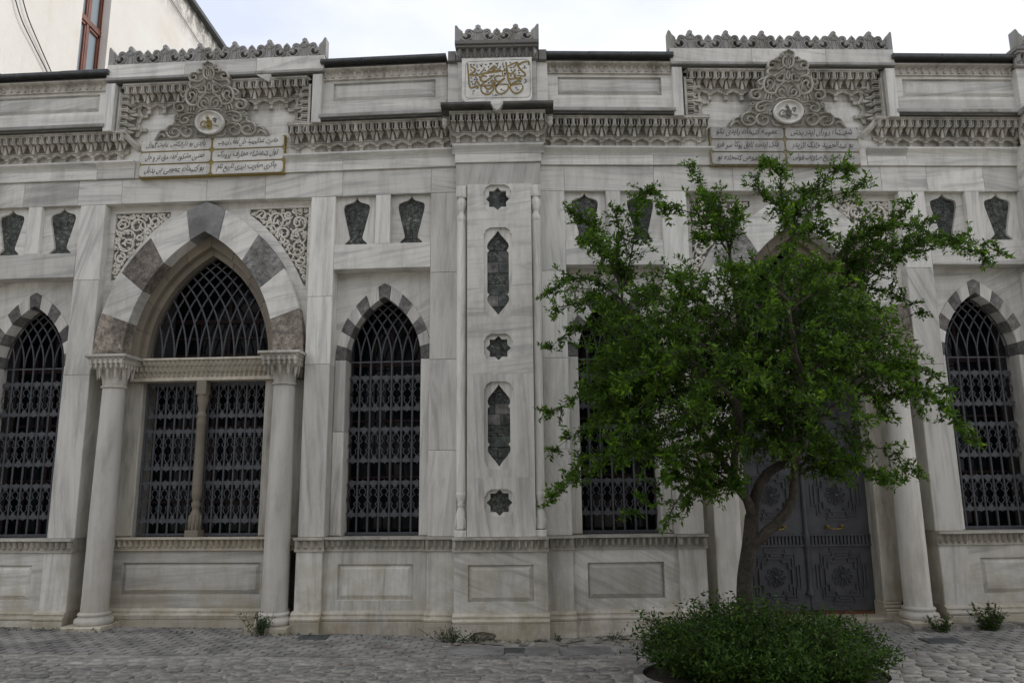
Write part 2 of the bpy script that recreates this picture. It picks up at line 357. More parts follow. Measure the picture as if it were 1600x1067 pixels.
def voussoirs(W, par, cx, zs, ao, ho, ai, hi, n, y0, y1, mats, keymat, rough=0):
    keyh = .5
    for side in (-1, 1):
        for i in range(n):
            t0, t1 = i/(n+keyh), (i+1)/(n+keyh)
            o = [arch_at(cx, zs, ao, ho, t0+(t1-t0)*k/4, side) for k in range(5)]
            q = [arch_at(cx, zs, ai, hi, t0+(t1-t0)*k/4, side) for k in range(5)]
            poly = o+q[::-1]
            if side > 0: poly = poly[::-1]
            poly = shrink(poly, .0018)
            m = M(); m.prism(poly[::-1], y0+random.uniform(0, .004), y1, .004)
            mt, ang = mats(side, i); part('voussoir', m, mt, W, par, ang=ang)
    t0 = n/(n+keyh); poly = []
    ol = [arch_at(cx, zs, ao, ho, t0+(1-t0)*k/4, -1) for k in range(5)]; orr = [arch_at(cx, zs, ao, ho, t0+(1-t0)*k/4, 1) for k in range(5)]
    il = [arch_at(cx, zs, ai, hi, t0+(1-t0)*k/4, -1) for k in range(5)]; ir = [arch_at(cx, zs, ai, hi, t0+(1-t0)*k/4, 1) for k in range(5)]
    poly = shrink(ol+orr[-2::-1]+ir[:-1]+il[::-1], .0018)
    m = M(); m.prism(poly[::-1], y0-.003, y1, .004); part('voussoir', m, keymat, W, par, label='keystone of dark grey stone')
def shrink(p, d):
    cx = sum(a for a, b in p)/len(p); cz = sum(b for a, b in p)/len(p)
    return [(x-(x-cx)/(math.hypot(x-cx, z-cz) or 1)*d, z-(z-cz)/(math.hypot(x-cx, z-cz) or 1)*d) for x, z in p]

# ------------------------------------------------------------------ shared small meshes
def motif_mesh():
    m = M(); s = .00150; zs = .00151
    def q(x, y): return (x*s, 0, (297-y)*zs)
    half = [(0,203),(19,212),(27,232),(24,250),(12,263),(30,280),(38,302),(34,324),(17,341),(26,353),(24,370),(12,386),(0,396)]
    loop = [q(x, y) for x, y in half]+[q(-x, y) for x, y in half[-2:0:-1]]
    m.tube(smooth_pts(loop, 2, True), .0068, 4, True)
    for sg in (1, -1):
        tre = [(0,127),(9,143),(15,140),(34,146),(37,158),(18,168),(16,184),(14,196),(-14,196),(-16,184),(-18,168),(-37,158),(-34,146),(-15,140),(-9,143)]
        pl = [(x*s, ((297-y)*zs)*sg) for x, y in tre]
        if sg > 0: pl = pl[::-1]
        m.prism(pl, -.007, .007)
    return m.mesh('grille_motif', IRON)
MOTIF = motif_mesh()
def bar_mesh(h, name='grille_bar', r=.0135, collar=True):
    m = M(); m.lathe(0, 0, [(r, 0), (r, h)], 8)
    if collar:
        for z in (h-.02,): m.lathe(0, 0, [(r, z-.018), (r*1.6, z-.01), (r*1.6, z+.01), (r, z+.018)], 8)
    return m.mesh(name, IRON)

# muqarnas cell: one stalactite unit, width CW, 0 = foot, height .37
CW = .205
def muq_mesh():
    m = M(); w2 = CW/2
    m.box(-w2, w2, -.185, .02, .348, .37); m.box(-w2, w2, -.172, .02, .334, .348)
    m.box(-w2, w2, -.050, .02, .236, .334); m.box(-w2, w2, -.022, .02, .145, .236); m.box(-w2, w2, -.002, .02, 0, .145)
    for x in (-w2/2, w2/2):
        m.add([(x-.027,-.045,.25),(x+.027,-.045,.25),(x+.021,-.172,.25),(x-.021,-.172,.25),(x-.030,-.045,.334),(x+.030,-.045,.334),(x+.017,-.172,.334),(x-.017,-.172,.334)],
              [(0,1,2,3),(4,7,6,5),(0,3,7,4),(1,5,6,2),(3,2,6,7)])
        m.box(x-.0035, x+.0035, -.184, -.165, .247, .334)
        m.lathe(x, -.085, [(.004, .150), (.012, .175), (.024, .205), (.033, .228), (.038, .242), (.034, .252)], 8, math.pi, 2*math.pi, False)
        m.box(x-.033, x+.033, -.168, -.060, .238, .250)
    for x in (-w2, 0, w2-.0001):
        m.box(max(-w2, x-.005), min(w2, x+.005), -.150, -.045, .255, .334)
    m.box(-w2, w2, -.060, .0, .138, .150)
    m.box(-.019, .019, -.105, -.03, .118, .160); m.lathe(0, -.068, [(.001, .092), (.016, .104), (.020, .118)], 6, smooth=False)
    m.add([(-.019,-.03,.160),(.019,-.03,.160),(.019,-.105,.160),(-.019,-.105,.160),(-.008,-.108,.24),(.008,-.108,.24)], [(3,2,5,4),(0,3,4),(1,5,2)])
    m.box(-.026, .026, -.060, 0, .060, .138); m.box(-.020, .020, -.048, 0, .028, .060); m.box(-.024, .024, -.055, 0, 0, .028)
    for sg in (-1, 1):
        m.add([(sg*w2, -.050, .118), (sg*.024, -.050, .082), (sg*.024, -.050, .14), (sg*w2, -.050, .14), (sg*w2, -.002, .118), (sg*.024, -.002, .082)],
              [(0,1,2,3),(0,4,5,1)])
    me = m.mesh('muqarnas_cell', MARBLE_CARVED); return me
MUQ = muq_mesh()
def muq_row(W, x0, x1, z, y=0., name='muqarnas_cornice', rotmat=None, par=None, sc=1.):
    n = max(1, round((x1-x0)/CW)); s = (x1-x0)/n/CW
    if par is None: par = link(name, None, BLD, WM[W])
    for i in range(n):
        T = Matrix.Translation((x0+(i+.5)*(x1-x0)/n, y, z)) @ Matrix.Diagonal((s*random.uniform(.985, 1.), 1, sc, 1))
        o = link('muqarnas_cell', MUQ, par, T); vein(o)
    return par

# egg-and-leaf band built of small units, joined
def egg_band(m, x0, x1, p, z0, z1, step=.072):
    h = z1-z0
    m.prof(x0, x1, [(p, z0), (p+.012, z0+h*.04), (p+.012, z0+h*.12), (p-.004, z0+h*.14), (p-.004, z0+h*.80), (p+.06, z0+h*.84), (p+.06, z1)])
    n = max(1, int((x1-x0)/step)); st = (x1-x0)/n
    for i in range(n):
        x = x0+(i+.5)*st; y = -p; w_ = st*.33
        m.add([(x-w_,y,z0+h*.30),(x+w_,y,z0+h*.30),(x,y-.042,z0+h*.34),(x-w_*1.1,y,z0+h*.80),(x+w_*1.1,y,z0+h*.80),(x,y-.056,z0+h*.78)],
              [(0,2,5,3),(2,1,4,5),(3,5,4),(0,1,2)])
        m.add([(x-.010,y,z0+h*.18),(x+.010,y,z0+h*.18),(x,y-.022,z0+h*.2),(x,y-.006,z0+h*.32),(x-.012,y,z0+h*.27),(x+.012,y,z0+h*.27)], [(0,2,4),(2,1,5),(2,3,4),(2,5,3)])
def bead_cornice(m, x0, x1, p, z0, z1, step=.092):
    h = z1-z0
    m.prof(x0, x1, [(p, z0), (p+.02, z0+h*.02), (p+.02, z0+h*.10), (p, z0+h*.13), (p, z0+h*.72), (p+.07, z0+h*.9), (p+.08, z1)])
    n = max(1, int((x1-x0)/step)); st = (x1-x0)/n
    for i in range(n):
        x = x0+(i+.5)*st
        m.lathe(x, -p-.012, [(.001, z0+h*.19), (.014, z0+h*.23), (.018, z0+h*.31), (.014, z0+h*.39), (.001, z0+h*.42)], 6)
        m.add([(x-.02,-p,z0+h*.42),(x+.02,-p,z0+h*.42),(x,-p-.02,z0+h*.42),(x-.028,-p,z0+h*.74),(x+.028,-p,z0+h*.74),(x,-p-.05,z0+h*.74)], [(0,2,5,3),(2,1,4,5)])

# ------------------------------------------------------------------ plan dimensions
XC = .53; XB0, XB1 = .85, 2.085; XP0, XP1 = 2.405, 5.155; XQ1 = 5.50; XE0, XE1 = 5.50, 6.735; XEND = 7.05
PC = 3.785
def rng(s, a, b): return (min(s*a, s*b), max(s*a, s*b))

NICHE = [(0,.325),(-.018,.29),(-.055,.262),(-.115,.245),(-.160,.225),(-.172,.185),(-.165,.13),(-.085,-.205),(-.088,-.235),(-.14,-.285),(-.145,-.31)]
NICHE = NICHE+[(-x, z) for x, z in NICHE[:0:-1]]
def circle(cx, cz, r, n=10): return [(cx+r*math.cos(2*math.pi*i/n), cz+r*math.sin(2*math.pi*i/n)) for i in range(n)]

def blind_niche(W, x0, x1, z0, z1):
    cx = (x0+x1)/2; cz = (z0+z1)/2-.005
    par = link('blind_niche', None, BLD, WM[W])
    m = M(); m.plate([(x0, z0), (x1, z0), (x1, z1), (x0, z1)], [[(cx+x, cz+z) for x, z in smooth_pts(NICHE, 1, True)]], .062, .12, .105)
    part('niche_surround', m, MARBLE, W, par)
    m = M()
    n = 3; rows = [z0, z0+(z1-z0)*random.uniform(.25, .4), z0+(z1-z0)*random.uniform(.6, .75), z1]
    for i in range(n):
        xs = [x0, x0+(x1-x0)*random.uniform(.38, .62), x1] if random.random() < .6 else [x0, x1]
        for j in range(len(xs)-1):
            mm = M(); mm.slab(xs[j], xs[j+1], rows[i], rows[i+1], .092+random.uniform(0, .006), .16, .004, .0004)
            m.add(mm.v, mm.f)
    part('rough_infill', m, BRECCIA, W, par, kind='stuff')

def grille_rows(par, xs, bw, rails, y):
    """motifs between the bars, rails given as (z_low, z_high) per tier"""
    for z0, z1 in rails:
        zc = (z0+z1)/2; sc = (z1-z0)/.4277
        for x in xs: vein(link('grille_motif', MOTIF, par, Matrix.Translation((x, y, zc)) @ Matrix.Diagonal((bw/.132, 1, sc, 1))))

def arched_window(W, s, x0, x1, blind=False):
    """one window bay between x0 < x1 (signed wing coordinates)"""
    cx = (x0+x1)/2; a = (x1-x0)/2; yr = .20
    zs = 3.20; ho = .985; ai = .475; hi = .80
    # upper niches and lintel
    w3 = (x1-x0)
    n0, n1, n2, n3 = x0, x0+w3*.423, x0+w3*.577, x1
    blind_niche(W, n0, n1, 4.65, 5.30); blind_niche(W, n2, n3, 4.65, 5.30)
    slabpart(W, n1, n2, 4.65, 5.30, 0, .2, .5)
    slabpart(W, x0, x1, 4.325, 4.65, 0, .25, .02)
    # recessed wall round the arch, in two slabs
    ao = arch(cx, zs, a-.004, ho)
    half = len(ao)//2
    joint = cx
    m = M(); m.plate([(x0, zs), (ao[0][0], zs)]+ao[1:half+1]+[(joint, 4.325), (x0, 4.325)], [], yr, yr+.12); part('wall_slab', m, MARBLE, W, ang=.05)
    m = M(); m.plate([(joint, 4.325)]+ao[half:-1]+[(ao[-1][0], zs), (x1, zs), (x1, 4.325)], [], yr, yr+.12); part('wall_slab', m, MARBLE, W, ang=.15)
    # jambs
    for xa, xb in ((x0, cx-ai), (cx+ai, x1)):
        zz = [1.05, 2.3, zs] if random.random() < .5 else [1.05, zs]
        for k in range(len(zz)-1): slabpart(W, xa, xb, zz[k], zz[k+1], yr-.012, yr+.25, .5, name='window_jamb', c=.012)
    par = link('window_arch', None, BLD, WM[W])
    voussoirs(W, par, cx, zs, a-.004, ho, ai, hi, 6, yr-.012, yr+.24, lambda sd, i: (DARKSTONE, None) if i % 2 == 0 else (MARBLE, .5), DARKSTONE)
    # iron grille
    yg = yr+.19; nb = 6; bw = 2*ai/(nb+1)
    m = M(); m.box(cx-ai, cx+ai, yg-.02, yg+.02, 1.05, 1.085)
    rails = [(2.595, 3.0), (1.95, 2.345), (1.29, 1.685)]
    rails2 = [(a_-.0, b_) for a_, b_ in rails]
    for a_, b_ in rails2:
        for z in (a_+.02, b_-.02): m.box(cx-ai, cx+ai, yg-.006, yg+.006, z-.006, z+.006)
    m.box(cx-ai, cx+ai, yg-.008, yg+.008, zs-.01, zs+.006)
    # interlaced arcs
    r = (ai*ai+hi*hi)/(2*ai)
    def inside(x, z):
        t = math.asin(min(1, max(0, (z-zs)/r))); return abs(x-cx) < ai-(r-r*math.cos(t))+.01 and z < zs+hi
    lat = M()
    for k in range(nb+2):
        bx = cx-ai+k*bw
        for sg in (-1, 1):
            pts = []
            for i in range(26):
                t = R(90)*i/25*.62; x = bx+sg*(r-r*math.cos(t)); z = zs+r*math.sin(t)
                if not inside(x, z) and i > 0: break
                pts.append((x, yg+(.006 if sg > 0 else -.006), z))
            if len(pts) > 2: lat.tube(pts, .0115, 5)
    win = part('window_grille', m, IRON, W)
    part('grille_tracery', lat, IRON, W, win)
    bm_ = BAR1
    for k in range(1, nb+1): vein(link('grille_bar', bm_, win, Matrix.Translation((cx-ai+k*bw, yg, 1.07))))
    grille_rows(win, [cx-ai+(k+.5)*bw for k in range(nb+1)], bw, rails2, yg)
    wooden_window(W, cx-ai-.06, cx+ai+.06, 1.03, 3.22, 4.2, yr+.55, 4)
    return win
BAR1 = bar_mesh(2.14)
BAR2 = bar_mesh(1.94, collar=False)
def wooden_window(W, x0, x1, z0, zt, zmax, y, cols=3):
    m = M(); t = .035
    nx = cols; rowsz = [z0, z0+(zt-z0)*.33, z0+(zt-z0)*.66, zt]
    for i in range(nx+1):
        x = x0+(x1-x0)*i/nx; ww = t*(1.2 if i in (0, nx//2, nx) else .5); m.box(x-ww/2, x+ww/2, y-.03, y+.02, z0, zmax)
    for z in rowsz+[zmax]:
        ww = .03 if z not in (zt,) else .06; m.box(x0, x1, y-.026, y+.016, z-ww/2, z+ww/2)
    fr = part('window_frame', m, REDWOOD, W)
    zz = rowsz+[zmax]
    for i in range(nx):
        for j in range(len(zz)-1):
            g = M(); a, b = x0+(x1-x0)*i/nx, x0+(x1-x0)*(i+1)/nx; dy = random.uniform(-.004, .004)
            g.add([(a, y+dy, zz[j]), (b, y-dy, zz[j]), (b, y-dy, zz[j+1]), (a, y+dy, zz[j+1])], [(0, 1, 2, 3)])
            part('window_pane', g, GLASS, W, fr)
    # a pale curtain hangs behind some panes
    if random.random() < .8:
        c = M(); xa = x0+(x1-x0)*random.uniform(.1, .4); xb = xa+.3; n = 12
        vs = [(xa+(xb-xa)*i/n, y-.012+.006*math.cos(i*2.2), z) for z in (2.0, 3.0) for i in range(n+1)]
        # seen as slats of grey cloth close to the glass
        m2 = M(); m2.add(vs, [(i, i+1, n+2+i, n+1+i) for i in range(n) if i % 3 != 2]); part('curtain', m2, CURTAIN_D, W)
CURTAIN_D = plain('dim_curtain', (.035, .04, .045), .9)

# ------------------------------------------------------------------ carved scrolls
def scroll_pack(m, inside, bx, y, rmin, rmax, tries, tr, seed, extra=None):
    rnd = random.Random(seed); C = []
    for k in range(tries):
        r = rmax+(rmin-rmax)*min(1, k/(tries*.8)); x = rnd.uniform(bx[0], bx[1]); z = rnd.uniform(bx[2], bx[3])
        if not all(inside(x+r*math.cos(a), z+r*math.sin(a)) for a in (0, .8, 1.6, 2.4, 3.1, 3.9, 4.7, 5.5)): continue
        if any(math.hypot(x-c[0], z-c[1]) < (r+c[2])*.93 for c in C): continue
        C.append((x, z, r))
    for x, z, r in C:
        sg = rnd.choice((-1, 1)); a0 = rnd.uniform(0, 6.28); turns = 1.25 if r > rmin*1.6 else .85; n = int(14*turns)+4; pts = []
        for i in range(n+1):
            t = i/n; rr = r*(1-.78*t); a = a0+sg*t*turns*2*math.pi; pts.append((x+rr*math.cos(a), y-.004*math.sin(t*6), z+rr*math.sin(a)))
        m.tube(pts, [tr*(.85+.5*math.sin(math.pi*i/n)) for i in range(n+1)], 4, flat=1.6)
        if r > rmin*1.3:
            for q in range(3):   # leaf lobes
                a = a0+q*2.1+.6; px, pz = x+r*.45*math.cos(a), z+r*.45*math.sin(a)
                m.tube([(px-r*.2*math.cos(a+1), y, pz-r*.2*math.sin(a+1)), (px, y-.006, pz), (px+r*.28*math.cos(a), y, pz+r*.28*math.sin(a))], [tr*.5, tr*1.3, tr*.3], 4, flat=1.3)
    return C
def poly_inside(poly):
    def f(x, z):
        c = False; n = len(poly)
        for i in range(n):
            x1, z1 = poly[i]; x2, z2 = poly[(i+1) % n]
            if (z1 > z) != (z2 > z) and x < (x2-x1)*(z-z1)/(z2-z1)+x1: c = not c
        return c
    return f

# cresting unit (one tall palmette between two half small ones)
CS = .00106
def crest_mesh():
    m = M(); base = 410
    half = [(0,150),(10,160),(26,166),(34,182),(30,202),(48,226),(66,240),(80,229),(108,219),(136,224),(154,240),(162,262),(166,288),(186,288),(188,262),(204,240),(220,226),(232,212)]
    out = [(x*CS, (base-y)*CS) for x, y in half]
    left = [(-x, z) for x, z in out[:0:-1]]
    top = left+out
    outer = [(232*CS, -.02)]+top[::-1]+[(-232*CS, -.02)]
    hole = [(94,312),(84,328),(92,360),(118,388),(150,392),(178,378),(186,358),(172,348),(150,352),(130,338),(136,316),(122,302),(106,300)]
    h1 = [(x*CS, (base-y)*CS) for x, y in hole]; h2 = [(-x, z) for x, z in h1]
    m.plate(outer, [h1, h2], -.02, .09, .045)
    m.box(-231.9*CS, 231.9*CS, .042, .085, -.019, 119*CS)
    def T(pts, r, mir=True, closed=False):
        P = [(x*CS, -.026, (base-y)*CS) for x, y in pts]
        P = smooth_pts(P, 3, closed); m.tube(P, r, 4, closed)
        if mir: m.tube([(-a, b, c) for a, b, c in P], r, 4, closed)
    T([(142,300),(134,272),(108,258),(82,272),(70,305),(76,350),(108,392),(152,404),(196,384),(206,350),(188,330),(164,342)], .0085)
    T([(60,262),(84,244),(118,240),(146,258)], .006)
    T([(22,300),(30,340),(26,402)], .006); T([(50,300),(58,350),(80,398)], .006)
    T([(0,205),(22,235),(24,258),(0,280),(-24,258),(-22,235)], .006, False, True); T([(8,290),(34,280),(56,262),(40,246)], .0065)
    T([(214,330),(216,370),(206,402)], .005)
    for sx in (232, -232):
        pass
    T([(232,245),(214,262),(212,284),(232,304)], .006)
    T([(232,312),(212,312),(200,300)], .006)
    return m.mesh('crest_palmette', MARBLE_DARK)
CREST = crest_mesh()
def crest_end_mesh():
    m = M()
    m.prism([(-.03,-.02),(.035,-.02),(.035,.31),(.02,.33),(0,.30),(-.03,.22),(-.045,.12)], -.03, .09, .004)
    return m.mesh('crest_horn', MARBLE_DARK)
CREST_END = crest_end_mesh()
def cresting(W, x0, x1, y, z, sc=1.):
    par = link('roof_cresting', None, BLD, WM[W])
    n = max(1, round((x1-x0-.08)/(464*CS))); st = (x1-x0-.08)/n
    for i in range(n):
        vein(link('crest_palmette', CREST, par, Matrix.Translation((x0+.04+(i+.5)*st, y, z)) @ Matrix.Diagonal((st/(464*CS), 1, sc, 1))))
    vein(link('crest_horn', CREST_END, par, Matrix.Translation((x1-.02, y, z)) @ Matrix.Diagonal((1, 1, sc*.8, 1))))
    vein(link('crest_horn', CREST_END, par, Matrix.Translation((x0+.02, y, z)) @ Matrix.Diagonal((-1, 1, sc*.8, 1))))

def raised_panel(W, x0, x1, z0, z1, y, name='sunk_panel', ang=None, tone=None):
    """frame line with a bevelled raised field: the four mitred faces and the field"""
    m = M(); d = .036; b = .055
    V = [(x0, y, z0), (x1, y, z0), (x1, y, z1), (x0, y, z1)]
    i1 = [(x0+.006, y+d, z0+.006), (x1-.006, y+d, z0+.006), (x1-.006, y+d, z1-.006), (x0+.006, y+d, z1-.006)]
    i2 = [(x0+b, y+.006, z0+b), (x1-b, y+.006, z0+b), (x1-b, y+.006, z1-b), (x0+b, y+.006, z1-b)]
    m.add(V+i1+i2, [(i, (i+1) % 4, 4+(i+1) % 4, 4+i) for i in range(4)]+[(4+i, 4+(i+1) % 4, 8+(i+1) % 4, 8+i) for i in range(4)]+[(8, 9, 10, 11)])
    return part(name, m, MARBLE, W, ang=ang, tone=tone)
def dado(W, x0, x1, px0, px1, z0, z1, y, pz0, pz1, ang, tone=None):
    m = M(); m.plate([(x0, z0), (x1, z0), (x1, z1), (x0, z1)], [[(px0, pz0), (px1, pz0), (px1, pz1), (px0, pz1)]], y, y+.12, y+.04)
    a = part('dado_slab', m, MARBLE, W, ang=ang, tone=tone)
    b = raised_panel(W, px0, px1, pz0, pz1, y, ang=ang, tone=tone); return a

def plinth(W, x0, x1, p, mt=None, zb=-.35, chip=False):
    m = M()
    if chip:
        m.prism([(x0, .115), (x0, -.35), (x0+.17, -.35), (x0+.18, -.03), (x0+.24, .03), (x0+.33, .045), (x0+.47, .025), (x0+.50, -.005), (x0+.46, -.06), (x0+.47, -.35), (x1, -.35), (x1, .115)], -(p+.075), -(p+.0), .006); m.box(x0+.02, x1-.02, -(p+.005), .3, -.35, .113)
    else: m.slab(x0, x1, zb, .115, -(p+.075), .3, .008)
    part('plinth_block', m, mt or MARBLE_BASE, W, ang=0)
    m = M(); m.prof(x0, x1, [(p+.07, .115), (p+.075, .122), (p+.078, .142), (p+.062, .156), (p+.045, .160), (p+.042, .175), (p+.048, .188), (p+.04, .2), (p+.012, .212), (p+.004, .222)]); m.box(x0+.001, x1-.001, -p+.012, .3, .117, .218)
    part('base_moulding', m, MARBLE_BASE, W, ang=0)
def string(W, x0, x1, p):
    m = M(); egg_band(m, x0, x1, p, .885, 1.05); m.box(x0+.001, x1-.001, -p+.02, .3, .888, 1.046); part('string_course', m, MARBLE_CARVED, W, kind='stuff', label='carved string course of small eggs and leaves')

# ------------------------------------------------------------------ one wing
def tri(s, z): return z
SPIRAL_SEED = [3]
def wing(W, s):
    g = lambda a, b: rng(s, a, b)
    # --- masonry behind everything
    # pilaster strips
    for (a, b), joints in ((( XC-.05, XB0), [1.05, 2.05, 3.15, 4.25, 5.30]), ((XB1, XP0), [1.05, 3.12, 3.98, 5.30]), ((XP1, XQ1), [1.05, 3.05, 4.28, 5.30]), ((XE1, XEND), [1.05, 2.6, 4.25, 5.30])):
        for k in range(len(joints)-1):
            x0, x1 = g(a, b); slabpart(W, x0, x1, joints[k], joints[k+1], 0, .35, .5 if random.random() < .65 else random.uniform(.35, .65), c=.006)
    # frieze blocks
    xs = [XC-.05, XB0, 2.0, 3.02, PC+.02, 4.95, 5.55, 6.3, XEND]
    for k in range(len(xs)-1):
        x0, x1 = g(xs[k], xs[k+1]); slabpart(W, x0, x1, 5.30, 5.64, 0, .35, random.choice((0, 0, .04, .96, .08)), name='frieze_block')
    for (a, b) in ((XC-.05, 2.0), (2.0, PC-1), (PC+1, 5.3), (5.3, XEND)):
        x0, x1 = g(a, b); slabpart(W, x0, x1, 5.64, 5.775, -.03, .3, 0, name='architrave_block')
        m = M(); m.prof(x0, x1, [(.03, 5.775), (.035, 5.79), (.05, 5.81), (.085, 5.845), (.09, 5.85), (.09, 5.872)]); part('architrave_moulding', m, MARBLE, W, ang=0)
    x0, x1 = g(PC-1, PC+1); slabpart(W, x0, x1, 5.64, 5.88, -.02, .3, 0, name='architrave_block')
    # window bays
    for a, b in ((XB0, XB1), (XE0, XE1)):
        x0, x1 = g(a, b); arched_window(W, s, x0, x1)
        ad = .5 if s < 0 else .84
        if a > 3: ad = .03
        dado(W, x0, x1, x0+.17, x1-.17, .2, .9, .02, .335, .74, ad)
        string(W, x0, x1, -.01); plinth(W, x0, x1, -.01)
    # pilaster pedestals
    for a, b in ((XC-.05, XB0), (XB1, XP0), (XP1, XQ1), (XE1, XEND)):
        x0, x1 = g(a, b)
        slabpart(W, x0, x1, .2, .9, -.035, .3, .5, name='pedestal_slab', c=.008); string(W, x0-.015, x1+.015, .045); plinth(W, x0-.015, x1+.015, .045)
    portico(W, s)
    # --- muqarnas cornice, ledge, parapet
    for a, b in ((.60, 2.70), (4.87, XEND)):
        x0, x1 = g(a, b); muq_row(W, x0, x1, 5.872)
    for a, b in ((XC+.1, 2.27), (5.13, XEND)):
        x0, x1 = g(a, b)
        m = M(); m.box(x0, x1, -.225, .3, 6.246, 6.275); part('ledge_underside', m, CRUST_SHADE, W)  # dark strip: crust plus painted gap shade
        m = M(); m.slab(x0, x1, 6.275, 6.325, -.25, .3, .006); part('ledge_slab', m, MARBLE_DARK, W, ang=0)
        xa, xb = x0, x1
        slabpart(W, xa, xb, 6.325, 6.50, -.16, .3, 0, name='parapet_slab')
        mid = (xa+xb)/2
        p0, p1 = xa+.15, xb-.15
        m = M(); m.plate([(xa, 6.50), (xb, 6.50), (xb, 6.83), (xa, 6.83)], [[(p0, 6.54), (p1, 6.54), (p1, 6.79), (p0, 6.79)]], -.15, .1, -.12); part('parapet_slab', m, MARBLE, W, ang=.02)
        raised_panel(W, p0, p1, 6.54, 6.79, -.15, ang=.02, tone=.45)
        m = M(); bead_cornice(m, xa, xb, .16, 6.825, 6.96); part('beaded_cornice', m, MARBLE_CARVED, W, kind='stuff')
        m = M(); m.slab(xa, xb, 6.96, 7.02, -.19, .3, .01); part('coping_slab', m, CRUST_SHADE, W)
        for k in range(3):
            q0 = xa+(xb-xa)*k/3; q1 = xa+(xb-xa)*(k+1)/3; m = M(); m.slab(q0, q1, 7.02, 7.075+random.uniform(0, .01), -.29, .4, .012); part('lead_roof_edge', m, LEAD, W)
    hood(W, s)
    # next buttress beyond the last bay
    x0, x1 = g(XEND-.30, XEND+.8)
    slabpart(W, x0, x1, 1.05, 5.3, -.16, .3, .5); slabpart(W, x0, x1, -.3, 1.05, -.2, .3, .5); slabpart(W, x0, x1, 5.3, 5.87, -.2, .3, 0)
    muq_row(W, x0, x1, 5.875, -.15); slabpart(W, x0-.05, x1+.05, 6.245, 6.31, -.38, .3, 0, mt=MARBLE_DARK, name='ledge_slab'); slabpart(W, x0, x1, 6.31, 6.90, -.24, .3, 0)
    m = M(); egg_band(m, x0-.02, x1+.02, .28, 6.90, 7.10, .08); part('buttress_cornice', m, MARBLE_DARK, W, kind='stuff')
    slabpart(W, x0-.04, x1+.04, 7.1, 7.16, -.36, .3, 0, mt=MARBLE_DARKER, name='coping_slab')
    cresting(W, x0, x1, -.30, 7.17, .9)

